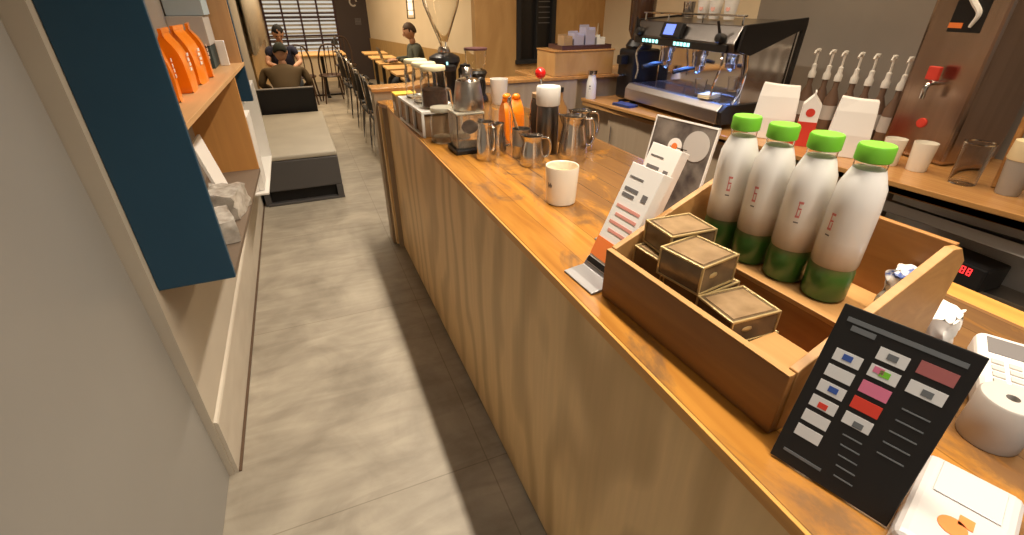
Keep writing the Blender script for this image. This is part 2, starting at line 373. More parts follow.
# angled dining wall at the right, cream with a wood dado
def ang_wall(p, q, z0, z1, th, m, name):
    p = Vector(p); q = Vector(q); d = (q-p).normalized(); nn = Vector((d.y, -d.x))*th
    return struct(obj(name, add_prism(BM(), [p, q, q+nn, p+nn], z0, z1), m))
ang_wall((3.05, 4.7), (1.62, 11.97), 0, 3.0, 0.12, M['cream'], 'wall_right_dining')
ang_wall((3.01, 4.76), (1.60, 11.9), 0, 0.86, 0.015, M['wainscot'], 'trim_2')
# left dado and curtain at the back
struct(box('trim_3', M['wainscot'], (-0.5235, -0.50, 7.3, 11.9, 0.28, 0.98), bevel=0))
bm = BM(); pts = []
for i in range(121):
    y = 7.2 + i*0.035; pts.append((-0.47 + 0.035*math.sin(i*0.62), y))
prev = None
for p in pts:
    a = bm.verts.new((p[0], p[1], 0.99)); b = bm.verts.new((p[0], p[1], 2.75))
    if prev: bm.faces.new((prev[0], a, b, prev[1]))
    prev = (a, b)
cu = obj('curtain', bm, M['curtain'], smooth=True); cu.modifiers.new('sol', 'SOLIDIFY').thickness = 0.006
tag(cu, 'pleated cream curtain hanging on the far left wall above the wood dado', 'curtain')
# plywood wall behind the bar with a dark window
bm = BM(); YP = 4.6
add_box(bm, 1.575, 1.985, YP, YP+0.1, 0, 3.0); add_box(bm, 2.40, 2.95, YP, YP+0.1, 0, 3.0)
add_box(bm, 1.985, 2.40, YP, YP+0.1, 0, 1.05); add_box(bm, 1.985, 2.40, YP, YP+0.1, 2.5, 3.0)
struct(obj('wall_plywood', bm, M['plywall']))
w2 = struct(bpy.data.objects.new('window_2', None)); C.objects.link(w2); w2.location = (2.19, YP, 1.05)
bm = BM()
add_box(bm, -0.205, -0.165, -0.02, 0.06, 0, 1.45); add_box(bm, 0.165, 0.205, -0.02, 0.06, 0, 1.45)
add_box(bm, -0.215, 0.215, -0.03, 0.06, 0, 0.035); add_box(bm, -0.205, 0.205, -0.02, 0.06, 1.41, 1.45)
add_box(bm, 0.0, 0.02, -0.01, 0.05, 0, 1.45)
obj('window_frame', bm, M['blackmatte'], w2)
box('pane', M['black'], (-0.17, 0.17, 0.035, 0.04, 0.03, 1.42), w2, 0)
bm = BM()
for k in range(22): add_box(bm, 0.03, 0.16, 0.028, 0.034, 0.35+k*0.045, 0.357+k*0.045)
obj('blind_or_reflection', bm, M['greyprint'], w2)  # thin grey bars paint the reflection of blinds on the dark pane

# ------------------------------------------------------------------ wall cabinet on the left
def cx(y): return -0.312 + (y-1.567)*0.028     # slightly skewed front line
cab = thing('wall_cabinet', 'dark blue and birch open wall cabinet hung on the left wall of the aisle', 'cabinet', (0,0,0))
XW = -0.5235
bm = add_prism(BM(), [(XW, 1.552), (cx(1.552), 1.552), (cx(1.57), 1.57), (XW, 1.57)], 0.82, 2.45)
plabel(obj('side_panel', bm, M['blue'], cab, 0.002), 'dark blue outer side panel')
bm = add_prism(BM(), [(XW, 1.57), (cx(1.57), 1.57), (cx(2.72), 2.72), (XW, 2.72)], 0.82, 0.838)
plabel(obj('bottom_board', bm, M['darkboard'], cab), 'dark brown bottom board')
bm = add_prism(BM(), [(XW, 1.57), (cx(1.57), 1.57), (cx(3.16)+0.004, 3.16), (XW, 3.16)], 1.285, 1.303)
plabel(obj('shelf', bm, M['shelfwood'], cab, 0.0015), 'orange birch shelf board')
bm = add_prism(BM(), [(XW, 2.70), (cx(2.70)-0.002, 2.70), (cx(2.72)-0.002, 2.72), (XW, 2.72)], 0.838, 1.285)
plabel(obj('lower_divider', bm, M['shelforange'], cab), 'orange birch lower end panel')
bm = add_prism(BM(), [(XW, 3.12), (cx(3.12)-0.002, 3.12), (cx(3.14)-0.002, 3.14), (XW, 3.14)], 1.303, 2.45)
plabel(obj('upper_divider', bm, M['shelfpanel'], cab), 'birch upper end panel')
bm = add_prism(BM(), [(XW, 3.1405), (cx(3.14)+0.002, 3.1405), (cx(3.20), 3.20), (XW, 3.20)], 1.10, 2.45)
plabel(obj('side_panel', bm, M['blue'], cab), 'dark blue far side panel')
box('back_panel', M['greyback'], (XW, XW+0.008, 1.57, 3.12, 0.838, 2.45), cab, 0)
box('top_board', M['blue'], (XW, -0.31, 1.57, 3.14, 2.43, 2.45), cab, 0)

# orange coffee bags
def bag_mesh(w, d, h, fold=0.04, crump=0.004, seed=0):
    rnd = random.Random(seed); bm = BM(); rows = []
    lv = [(0, 0.92, 1.0), (0.06, 1.0, 1.0), (0.35, 1.0, 1.03), (0.6, 1.0, 0.9), (0.78, 0.99, 0.55), (0.88, 0.98, 0.16), (0.94, 0.97, 0.09), (1.0, 0.96, 0.07)]
    for t, sw, sd in lv:
        ring = []
        for (ux, uy) in ((-1,-1),(-0.5,-1.06),(0,-1.08),(0.5,-1.06),(1,-1),(0.93,0),(1,1),(0.5,1.06),(0,1.08),(-0.5,1.06),(-1,1),(-0.93,0)):
            j = rnd.uniform(-crump, crump) if 0 < t else 0
            ring.append(bm.verts.new((ux*w/2*sw + j, uy*d/2*sd + j, t*h)))
        rows.append(ring)
    for a, b in zip(rows, rows[1:]):
        for i in range(12): bm.faces.new((a[i], a[(i+1)%12], b[(i+1)%12], b[i]))
    bm.faces.new(rows[0][::-1]); bm.faces.new(rows[-1])
    return bm
bags = [(-0.425, 1.98, 0.14), (-0.408, 2.18, 0.0), (-0.400, 2.39, -0.1), (-0.395, 2.60, 0.10)]
blab = ['orange foil coffee bag on the birch shelf, nearest the blue side panel', 'orange foil coffee bag on the birch shelf, second from the blue side panel',
        'orange foil coffee bag on the birch shelf, third back, its printed front showing', 'orange foil coffee bag on the birch shelf, farthest back of the row']
for i, (x, y, a) in enumerate(bags):
    t = thing('coffee_bag', blab[i], 'coffee bag', (x, y, 1.303), R(90)+a, 'orange coffee bags on the shelf')
    o = obj('pouch', bag_mesh(0.14, 0.085, 0.21, seed=i), M['orange'], t, smooth=True)
    o.modifiers.new('sub', 'SUBSURF').levels = 1
    box('seal_strip', M['orange'], (-0.068, 0.068, -0.006, 0.006, 0.196, 0.211), t, 0.001)
    bm = BM()
    for k in range(4): add_box(bm, -0.012+0.008*(k%2), 0.014+0.008*(k%2), -0.0495, -0.047, 0.07+k*0.016, 0.08+k*0.016)
    obj('label_print', bm, M['white'], t)
# boxes at the end of the shelf
tag(box('storage_box', M['lightblue'], (-0.51, -0.355, 2.88, 3.09, 1.535, 1.66)), 'pale blue box on top of the grey box at the end of the cabinet shelf', 'box')
tag(box('storage_box', M['greybox'], (-0.515, -0.365, 2.87, 3.10, 1.406, 1.533)), 'pale grey box between the pale blue box and the dark teal box', 'box')
tag(box('storage_box', M['teal'], (-0.51, -0.37, 2.88, 3.09, 1.3035, 1.405)), 'dark teal box standing on the birch shelf behind the orange bags', 'box')
tag(box('booklet', M['white'], (-0.358, -0.318, 3.00, 3.02, 1.3035, 1.42)), 'thin white booklet leaning at the far end of the birch shelf', 'booklet')
# lower compartment
mxc = Matrix.Translation((-0.405, 2.36, 0.841)) @ Matrix.Rotation(R(-12), 4, 'Y')
t = obj('leaning_card', add_box(BM(), -0.006, 0.006, -0.10, 0.10, 0.002, 0.25, mxc), M['white'], None, 0.001)
tag(t, 'white card leaning at an angle in the lower cabinet compartment', 'card')
def packet(name, loc, rz, size, m, label, cat, tilt=0, seed=1, group=None, sub=True):
    bm = BM(); add_box(bm, -size[0]/2, size[0]/2, -size[1]/2, size[1]/2, 0, size[2])
    bmesh.ops.subdivide_edges(bm, edges=bm.edges[:], cuts=4, use_grid_fill=True)
    rnd = random.Random(seed)
    for v in bm.verts:
        k = min(size)*(0.16 if sub else 0.07)
        v.co += Vector((rnd.uniform(-k, k), rnd.uniform(-k, k), rnd.uniform(-k, k) if v.co.z > 1e-4 else 0))
    o = obj(name, bm, m, None, smooth=True)
    if sub: o.modifiers.new('sub', 'SUBSURF').levels = 1
    o.location = loc; o.rotation_euler = (R(tilt), 0, rz)
    return tag(o, label, cat, group)
M['wrap'] = mat('crinkled_wrap', (0.42, 0.38, 0.33), 0.22, 0.1, col2=(0.70, 0.66, 0.60), scale=(26, 26, 26), coat=0.5)
packet('wrapped_pack', (-0.385, 1.86, 0.840), 0.25, (0.12, 0.17, 0.085), M['wrap'], 'crinkly film wrapped pack lying nearest in the lower cabinet compartment', 'packet', seed=3, sub=False)
packet('wrapped_pack', (-0.375, 2.10, 0.840), -0.2, (0.13, 0.17, 0.10), M['wrap'], 'crinkly film wrapped pack just in front of the leaning white card', 'packet', seed=5, sub=False)

# white magazine rack beyond the cabinet
rk = thing('magazine_rack', 'white wall-mounted magazine rack beyond the blue cabinet', 'rack', (-0.5235, 3.28, 0.50))
box('rack_back', M['whiteg'], (0, 0.012, 0, 0.92, 0, 0.58), rk)
box('rack_top', M['whiteg'], (0, 0.20, 0, 0.92, 0.565, 0.58), rk)
box('rack_side', M['whiteg'], (0, 0.20, 0.905, 0.92, 0, 0.565), rk)
box('rack_shelf', M['whiteg'], (0, 0.20, 0, 0.905, 0, 0.012), rk)
for k in range(5):
    mx1 = Matrix.Translation((-0.510+0.033*k, 3.285+0.012*k, 0.515)) @ Matrix.Rotation(R(1), 4, 'Y')
    o = obj('magazine', add_box(BM(), 0, 0.031, 0, 0.24+0.05*(k%2), 0, 0.50-0.035*(k%3), mx1), M['white'] if k != 1 else mat('pink_cover', (0.7, 0.42, 0.38), 0.5), None, 0.001)
    tag(o, ['white magazine at the back of the white wall rack', 'pale pink covered magazine in the white wall rack', 'white magazine in the middle of the white wall rack',
            'white magazine second from the front in the white wall rack', 'front white magazine of the white wall rack, nearest the aisle'][k], 'magazine', 'magazines in the wall rack')

# ------------------------------------------------------------------ bench and the black seat behind it
bn = thing('bench', 'long grey upholstered bench with a pale seat top along the left wall', 'bench', (-0.485, 4.42, 0))
M['benchside'] = M['vinyl']
bm = add_box(BM(), 0.0, 0.665, 0.0, 1.86, 0.13, 0.395)
obj('cushion_body', bm, M['vinyl'], bn, 0.012, seg=3)
bm = add_box(BM(), 0.0, 0.665, 0.0, 1.86, 0.397, 0.44)
plabel(obj('seat_top', bm, M['vinyltop'], bn, 0.014, seg=3), 'pale beige grey seat top')
bm = BM()
add_box(bm, 0.02, 0.668, 0.0, 1.86, 0.0, 0.022); add_box(bm, 0.61, 0.665, 0.0, 1.86, 0.022, 0.13); add_box(bm, 0.0, 0.05, 0.02, 1.86, 0.0, 0.13)
obj('base_frame', bm, M['vinyl'], bn, 0.004)
box('recess_shadow', M['blackmatte'], (0.05, 0.61, 0.06, 1.84, 0.022, 0.13), bn, 0)  # matte black block paints in the shadow under the bench
so = thing('lounge_seat', 'low black leather seat with a pale piped back edge, behind the grey bench', 'sofa', (-0.485, 6.36, 0))
box('seat', M['blackfab'], (0, 0.62, 0.10, 0.80, 0.10, 0.42), so, 0.02)
bm = add_box(BM(), 0, 0.62, 0, 0.10, 0.06, 0.70); obj('backrest', bm, M['blackfab'], so, 0.015)
plabel(box('piping', M['greybox'], (0.01, 0.61, 0.005, 0.025, 0.695, 0.708), so, 0.003), 'pale piping along the back edge')
for x in (0.05, 0.57):
    for y in (0.06, 0.74): box('foot', M['black'], (x-0.02, x+0.02, y-0.02, y+0.02, 0, 0.10), so, 0.002)

# ------------------------------------------------------------------ people
def figure(name, verts, edges, radii, m, parent, root=0, sub=2):
    me = bpy.data.meshes.new(name); me.from_pydata([Vector(v) for v in verts], edges, []); o = bpy.data.objects.new(name, me); C.objects.link(o)
    o.parent = parent; me.materials.append(m)
    sk = o.modifiers.new('skin', 'SKIN'); sk.use_smooth_shade = True
    for i, r in enumerate(radii):
        v = me.skin_vertices[0].data[i]; v.radius = r if isinstance(r, tuple) else (r, r); v.use_root = (i == root)
    sb = o.modifiers.new('sub', 'SUBSURF'); sb.levels = sub; sb.render_levels = sub
    return o
def head(parent, loc, rx, rz, skin, hairm, cap=False):
    """head mesh with face, ears and hair; faces -Y before rotation. returned as meshes under parent"""
    mxh = Matrix.Translation(loc) @ Matrix.Rotation(rz, 4, 'Z') @ Matrix.Rotation(rx, 4, 'X')
    bm = BM(); bmesh.ops.create_uvsphere(bm, u_segments=24, v_segments=16, radius=0.1)
    for v in bm.verts:
        c = v.co; z = c.z/0.1; y = c.y/0.1
        w_ = 0.78 - (0.16 if z < -0.3 else 0)*(-z); c.x *= w_
        c.z *= 1.18
        if z < -0.2 and y < 0: c.y *= 0.98
        if z < -0.2 and y > 0: c.y *= 0.75
        for ex in (-0.033, 0.033):                      # eye hollows
            d = (Vector((c.x-ex, c.z-0.005)).length); 
            if c.y < -0.05 and d < 0.025: c.y += 0.008*(1-d/0.025)
    bm.verts.ensure_lookup_table()
    add_sphere(bm, (0, -0.101, -0.018), 0.014, (0.8, 1.2, 1.7), 10, 8)        # nose
    add_sphere(bm, (0, -0.086, -0.056), 0.016, (1.4, 0.5, 0.45), 10, 6)       # lips
    for s in (-1, 1): add_sphere(bm, (s*0.079, 0.008, -0.008), 0.024, (0.35, 0.7, 1.2), 10, 8)   # ears
    for v in bm.verts: v.co = mxh @ v.co
    obj('face', bm, skin, parent, smooth=True)
    bm = BM()
    for s in (-1, 1): add_sphere(bm, (s*0.031, -0.088, 0.008), 0.009, (1.2, 0.6, 0.8), 8, 6)
    for v in bm.verts: v.co = mxh @ v.co
    obj('eyes', bm, M['hair'], parent, smooth=True)
    bm = BM(); bmesh.ops.create_uvsphere(bm, u_segments=24, v_segments=16, radius=0.105)
    dele = []
    for v in bm.verts:
        z, y = v.co.z/0.105, v.co.y/0.105
        if z < (0.28 if y < -0.35 else (-0.05 if y < 0.25 else -0.55)): dele.append(v)
        v.co.x *= 0.80; v.co.z *= 1.18; v.co.y = v.co.y*1.0 + 0.006
        v.co *= 1 + 0.03*math.sin(v.co.x*130)*math.cos(v.co.y*110)
    bmesh.ops.delete(bm, geom=dele, context='VERTS')
    for v in bm.verts: v.co = mxh @ v.co
    ho = obj('cap' if cap else 'hair', bm, hairm, parent, smooth=True); sm = ho.modifiers.new('sol', 'SOLIDIFY'); sm.thickness = 0.012; sm.offset = -1
    if cap:
        bm = add_lathe(BM(), [(0, 0), (0.075, 0.0), (0.078, 0.006), (0, 0.012)], 20)
        for v in bm.verts: v.co = mxh @ (Vector((v.co.x*0.9, v.co.y*0.9-0.095, v.co.z+0.035)))
        obj('cap_peak', bm, hairm, ho)
def hand(parent, wrist, d, up, m, side=1):
    """palm and five separate curled fingers as one skinned mesh"""
    W = Vector(wrist); d = Vector(d).normalized(); up = Vector(up).normalized(); s = d.cross(up).normalized()*side
    P = lambda a, b, c: W + d*a + s*b + up*c
    V = [P(0,0,0), P(0.045, 0, 0.004), P(0.075, 0, 0.0)]; E = [(0,1),(1,2)]; Rr = [(0.022,0.016),(0.034,0.015),(0.036,0.013)]
    for k, (b, ln) in enumerate(((-0.030, 0.068), (-0.010, 0.078), (0.010, 0.073), (0.029, 0.058))):
        i = len(V); V += [P(0.088, b, -0.002), P(0.088+ln*0.5, b*1.1, -0.010), P(0.088+ln*0.85, b*1.1, -0.034)]
        E += [(2, i), (i, i+1), (i+1, i+2)]; Rr += [0.0095, 0.0085, 0.007]
    i = len(V); V += [P(0.035, -0.040, -0.004), P(0.062, -0.058, -0.014), P(0.085, -0.060, -0.026)]
    E += [(1, i), (i, i+1), (i+1, i+2)]; Rr += [0.012, 0.010, 0.008]
    return figure('hand', V, E, Rr, m, parent, sub=1)
def person(name_label, cat, loc, rz, lean, shirtm, legm, hairm, headrx, armL, armR, sleeve_long, cap=False, headrz=0.0, feet=((-0.12,-0.45),(0.12,-0.45)), seat=0.46, shoulder=0.20):
    """seated figure, faces -Y in its own frame; pelvis over the seat"""
    t = thing('person', name_label, cat, loc, rz)
    pel = Vector((0, 0, seat+0.10)); ch = pel + Vector((0, -math.sin(lean)*0.27, math.cos(lean)*0.27)); nk = pel + Vector((0, -math.sin(lean*1.15)*0.47, math.cos(lean*1.15)*0.47))
    sh = nk - Vector((0, 0, 0.04))
    V = [pel, pel.lerp(ch, 0.5), ch, nk]; E = [(0,1),(1,2),(2,3)]; Rr = [(0.17,0.13),(0.155,0.11),(0.175,0.12),(0.075,0.07)]
    for s, arm in ((-1, armL), (1, armR)):
        i = len(V); shp = sh + Vector((s*(shoulder-0.025), 0, -0.015))
        V.append(shp); E.append((2, i)); Rr.append(0.068)
        e = Vector(arm[0]); V.append(shp.lerp(e, 0.55)); E.append((i, i+1)); Rr.append(0.055)
        if sleeve_long:
            V += [e, e.lerp(Vector(arm[1]), 0.9)]; E += [(i+1, i+2), (i+2, i+3)]; Rr += [0.045, 0.034]
    figure('top_garment', V, E, Rr, shirtm, t)
    for s, arm in ((-1, armL), (1, armR)):
        e, w_ = Vector(arm[0]), Vector(arm[1]); shp = sh + Vector((s*(shoulder-0.025), 0, -0.015))
        if not sleeve_long:
            figure('forearm', [shp.lerp(e, 0.45), e, e.lerp(w_, 0.5), w_], [(0,1),(1,2),(2,3)], [0.044, 0.040, 0.037, 0.026], M['skin'], t)
        hand(t, w_, (w_-e), (0, 0, 1), M['skin'], -s)
    V = [pel - Vector((0,0,0.02))]; E = []; Rr = [(0.16, 0.12)]
    for s, f in zip((-1, 1), feet):
        i = len(V); hip = pel + Vector((s*0.09, -0.06, -0.03)); kn = Vector((f[0]*1.1, -0.46, seat+0.05)); an = Vector((f[0], f[1], 0.09))
        V += [hip, kn, an]; E += [(0, i), (i, i+1), (i+1, i+2)]; Rr += [0.095, 0.065, 0.045]
    figure('trousers', V, E, Rr, legm, t)
    for s, f in zip((-1, 1), feet):
        bm = BM(); add_sphere(bm, (f[0], f[1]-0.07, 0.045), 0.045, (0.95, 2.7, 1.0), 14, 10)
        for v in bm.verts: v.co.z = max(v.co.z, 0.002)
        obj('shoe', bm, M['black'], t, smooth=True)
    figure('neck', [nk - Vector((0,0,0.03)), nk + Vector((0, -0.02, 0.075))], [(0,1)], [0.055, 0.05], M['skin'], t, sub=1)
    head(t, nk + Vector((0, -0.03-0.05*math.sin(headrx), 0.155)), headrx, headrz, M['skin'], hairm, cap)
    return t
person('person in a navy T-shirt sitting at the back and leaning over the table', 'person', (-0.19, 8.75, 0), 0.12, R(14), M['navy'], M['jeans'], M['hair'], R(32),
       ((-0.23, -0.22, 0.76), (-0.10, -0.45, 0.72)), ((0.23, -0.22, 0.76), (0.10, -0.45, 0.72)), False, seat=0.46)
person('person in an olive brown jacket and dark cap seen from behind on the black seat', 'person', (-0.175, 6.80, 0), R(178), R(40), M['brownjacket'], M['jeans'], M['capgreen'], R(40),
       ((-0.29, -0.22, 0.66), (-0.20, -0.46, 0.58)), ((0.29, -0.22, 0.66), (0.20, -0.46, 0.58)), True, cap=True, seat=0.435, shoulder=0.25)
person('person in a grey green shirt sitting by the cream wall and looking at a laptop', 'person', (1.80, 8.02, 0), R(-88), R(8), M['shirt'], M['jeans'], M['hairbrown'], R(18),
       ((-0.25, -0.10, 0.78), (-0.10, -0.36, 0.79)), ((0.25, -0.10, 0.78), (0.10, -0.36, 0.79)), True, seat=0.46)

# ------------------------------------------------------------------ dining furniture
def cafe_table(x0, x1, y0, y1, label, first=None):
    t = thing('cafe_table', label, 'table', ((x0+x1)/2, (y0+y1)/2, 0), 0, 'small wooden cafe tables')
    hx, hy = (x1-x0)/2, (y1-y0)/2
    obj('tabletop', add_box(BM(), -hx, hx, -hy, hy, 0.722, 0.75), M['tabletop'], t, 0.006)
    obj('pedestal', add_lathe(BM(), [(0, 0.03), (0.03, 0.03), (0.03, 0.70), (0.09, 0.721), (0, 0.721)], 14), M['black'], t, smooth=True)
    bm = BM(); add_box(bm, -hx*0.8, hx*0.8, -0.03, 0.03, 0, 0.03); add_box(bm, -0.03, 0.03, -hy*0.8, hy*0.8, 0, 0.03); obj('foot', bm, M['black'], t, 0.004)
    return t
for i, y in enumerate((5.25, 5.93, 6.62, 7.25, 7.95, 8.75, 9.6)):
    cafe_table(1.17, 1.58, y, y+0.46, ['small beech cafe table in the row by the cream wall, nearest the coffee bar', 'small beech cafe table second nearest in the row by the cream wall', 'small beech cafe table third nearest in the row by the cream wall', 'small beech cafe table just before the one with the laptop',
        'small beech cafe table holding the open laptop', 'small beech cafe table just beyond the one with the laptop', 'farthest small beech cafe table of the row by the cream wall'][i])
cafe_table(0.05, 0.86, 9.75, 10.5, 'larger wooden table in front of the blinds at the back')
lp = thing('laptop', 'open laptop in front of the person in the grey green shirt', 'laptop', (1.36, 8.17, 0.751), R(-90))
box('keyboard_base', M['darksteel'], (-0.15, 0.15, -0.10, 0.10, 0, 0.014), lp, 0.004)
obj('lid', add_box(BM(), -0.15, 0.15, -0.004, 0.004, 0, 0.20, Matrix.Translation((0, -0.1, 0.014)) @ Matrix.Rotation(R(18), 4, 'X')), M['darksteel'], lp, 0.003)
def cafe_chair(label, loc, rz):
    t = thing('cafe_chair', label, 'chair', loc, rz, 'black metal framed cafe chairs')
    obj('seat', add_box(BM(), -0.21, 0.21, -0.20, 0.20, 0.43, 0.465), M['blackfab'], t, 0.015)
    bm = BM(); prev = None
    for i in range(9):
        a = -1 + i/4; x = a*0.2; y = 0.235 - 0.05*(a*a)
        vs = [bm.verts.new((x, y+dy, z)) for z in (0.58, 0.86) for dy in (-0.008, 0.008)]
        if prev:
            for q in ((0,1),(1,3),(3,2),(2,0)): bm.faces.new((prev[q[0]], prev[q[1]], vs[q[1]], vs[q[0]]))
        else: bm.faces.new((vs[0], vs[1], vs[3], vs[2]))
        prev = vs
    bm.faces.new((prev[0], prev[1], prev[3], prev[2])); obj('backrest', bm, M['blackfab'], t)
    pts = arc([(-0.21, 0.19, 0.44), (-0.215, 0.215, 0.70), (-0.17, 0.235, 0.885), (0, 0.26, 0.90), (0.17, 0.235, 0.885), (0.215, 0.215, 0.70), (0.21, 0.19, 0.44)])
    plabel(obj('back_frame', add_tube(BM(), pts, 0.009), M['chrome'], t, smooth=True), 'bent chrome back frame')
    for sx, sy in ((-1,-1),(1,-1),(-1,1),(1,1)):
        obj('leg', add_tube(BM(), [(sx*0.18, sy*0.17, 0.43), (sx*0.215, sy*0.21, 0.0)], 0.011), M['chrome'], t, smooth=True)
    return t
ch = cafe_chair('black cafe chair with a chrome back frame, nearest the far end of the counter', (0.86, 5.45, 0), R(90))
for (x, y, a, s) in ((0.85, 6.12, 92, 'second black cafe chair beyond the far end of the counter'), (0.87, 6.78, 88, 'black cafe chair in the middle of the row facing the cream wall'), (0.88, 7.35, 84, 'black cafe chair just before the one at the laptop table'), (0.84, 8.1, 95, 'black cafe chair pushed up to the table with the laptop'),
                     (0.88, 8.85, 90, 'black cafe chair farthest back in the row facing the cream wall')):
    dup(ch, (x, y, 0), R(a), s)
def wood_chair(label, loc, rz):
    t = thing('wooden_chair', label, 'chair', loc, rz, 'dark wooden chairs at the back table')
    m = mat('dark_bentwood', (0.06, 0.03, 0.016), 0.4)
    obj('seat', add_lathe(BM(), [(0, 0.43), (0.19, 0.43), (0.205, 0.445), (0.19, 0.46), (0, 0.455)], 24), m, t, smooth=True)
    pts = arc([(-0.17, 0.12, 0.44), (-0.18, 0.18, 0.72), (-0.10, 0.21, 0.93), (0.10, 0.21, 0.93), (0.18, 0.18, 0.72), (0.17, 0.12, 0.44)])
    obj('back_hoop', add_tube(BM(), pts, 0.014), m, t, smooth=True)
    for x in (-0.07, 0, 0.07): obj('back_spindle', add_tube(BM(), [(x, 0.16, 0.45), (x, 0.21, 0.925)], 0.008), m, t, smooth=True)
    for sx, sy in ((-1,-1),(1,-1),(-1,1),(1,1)): obj('leg', add_tube(BM(), [(sx*0.13, sy*0.12, 0.44), (sx*0.18, sy*0.17, 0.0)], [0.016, 0.012]), m, t, smooth=True)
    return t
wc = wood_chair('dark bentwood chair in front of the larger table at the back', (0.52, 9.42, 0), R(185))
dup(wc, (0.93, 10.85, 0), R(10), 'dark bentwood chair behind the larger table at the back')
dup(wc, (0.08, 9.40, 0), R(170), 'dark bentwood chair behind the black leather seat')
t = thing('table_lamp', 'small black lamp on the larger table in front of the blinds', 'lamp', (0.72, 10.1, 0.75))
obj('stem', add_lathe(BM(), [(0, 0), (0.05, 0), (0.05, 0.012), (0.01, 0.02), (0.01, 0.13), (0, 0.13)], 16), M['black'], t, smooth=True)
obj('lamp_shade', add_lathe(BM(), [(0.03, 0.13), (0.07, 0.13), (0.045, 0.22), (0.0, 0.235)], 18), M['black'], t, smooth=True)
# wall sconce over the man
t = thing('wall_sconce', 'black wire frame lamp on the cream wall above the person with the laptop', 'lamp', (1.62, 7.5, 1.37), R(-10))
bm = BM()
for sx in (-0.05, 0.05):
    for sy in (-0.05, 0.05): add_tube(bm, [(sx, sy, 0), (sx*0.9, sy*0.9, 0.42)], 0.005, 6)
for z in (0, 0.1, 0.2, 0.3, 0.42):
    add_box(bm, -0.055, 0.055, -0.055, -0.045, z-0.004, z+0.004); add_box(bm, -0.055, 0.055, 0.045, 0.055, z-0.004, z+0.004)
    add_box(bm, -0.055, -0.045, -0.055, 0.055, z-0.004, z+0.004); add_box(bm, 0.045, 0.055, -0.055, 0.055, z-0.004, z+0.004)
obj('wire_frame', bm, M['black'], t)
obj('glass_tube', add_lathe(BM(), [(0, 0.04), (0.03, 0.04), (0.03, 0.36), (0, 0.38)], 16), M['lamp'], t, smooth=True)
obj('cord', add_tube(BM(), [(0, 0, 0.42), (0, 0, 1.65)], 0.004, 6), M['black'], t)

# ------------------------------------------------------------------ service counter
HC = 1.03
ct = thing('service_counter', 'long plywood fronted service counter running down the right side of the aisle', 'counter', (0.48, -0.8, 0))
bm = add_box(BM(), 0, 0.02, 0, 4.0, 0.012, HC-0.0245); plabel(obj('front_panel', bm, M['ply'], ct, 0.001), 'plywood front panel with swirling grain')
box('far_front_panel', M['ply'], (-0.045, -0.025, 4.021, 4.075, 0.02, HC-0.0245), ct, 0.001)
box('corner_post', M['tan'], (-0.03, 0.02, 4.0005, 4.02, 0.0, HC-0.0245), ct, 0.001)
box('carcass', M['darkboard'], (0.0205, 0.70, 0.02, 4.06, 0.0, HC-0.0245), ct, 0)
tp = box('counter_top', M['top'], (0, 0.77, 0, 4.08, 0, 0.024), None, 0.003)
# keep texture in world-like coordinates: geometry placed absolutely
bpy.data.objects.remove(tp)
bm = add_prism(BM(), [(0.472, -0.8), (1.24, -0.8), (1.24, 3.28), (0.432, 3.28), (0.432, 3.2), (0.466, 3.1)], HC-0.024, HC)
tp = tag(obj('counter_top', bm, M['top'], None, 0.002), 'worn orange oak worktop on the plywood service counter', 'worktop')
box('edge_strip', M['edge'], (0.4645, 0.4715, -0.8, 3.08, HC-0.0238, HC-0.0005), tp, 0.001)
bm = add_prism(BM(), [(1.242, -0.5), (1.31, -0.5), (1.31, 0.75), (1.242, 0.75)], HC-0.022, HC-0.001)
plabel(obj('drop_leaf', bm, M['edge'], tp, 0.002), 'light orange leaf along the staff edge')
# partition across the far end, with a deep ledge
pt = thing('end_partition', 'low tan partition with a wooden ledge across the far end of the worktop', 'partition', (0.42, 3.29, 0))
box('panel', M['tan'], (0.0, 1.50, 0.0, 0.03, 0.0, 1.08), pt, 0.001)
box('panel', M['tan'], (0.0, 0.03, 0.031, 0.14, 0.0, 1.08), pt, 0.001)
plabel(box('ledge', M['barwood'], (-0.012, 1.20, -0.012, 0.16, 1.081, 1.104), pt, 0.003), 'wooden ledge board')
box('panel', M['tan'], (1.501, 2.40, 0.03, 0.06, 0.0, 1.08), pt, 0.001)
plabel(box('ledge', M['barwood'], (1.201, 2.40, -0.012, 0.49, 1.081, 1.104), pt, 0.003), 'deeper wooden ledge board at the bar end')

# ------------------------------------------------------------------ things on the counter
Z = HC + 0.0005
# mug
t = thing('mug', 'plain cream mug standing alone on the worn worktop', 'mug', (0.703, 1.262, Z))
obj('body', add_lathe(BM(), [(0, 0), (0.043, 0), (0.047, 0.004), (0.0525, 0.118), (0.0515, 0.121), (0.049, 0.119), (0.044, 0.010), (0, 0.008)], 40), M['ceramic'], t, smooth=True)
obj('coffee', add_lathe(BM(), [(0, 0.093), (0.0478, 0.093), (0.0478, 0.0935), (0, 0.0935)], 40), mat('milky_coffee', (0.62, 0.46, 0.27), 0.3), t)
bm = BM()
for k in range(6):
    a = R(188 + k*3.2); bm2 = add_box(bm, 0.0492, 0.0505, -0.0012, 0.0012, 0.058+0.004*(k%2), 0.075-0.003*(k%3), Matrix.Rotation(a, 4, 'Z') @ Matrix.Translation((0, 0, 0)))
obj('emblem', bm, M['greyprint'], t)

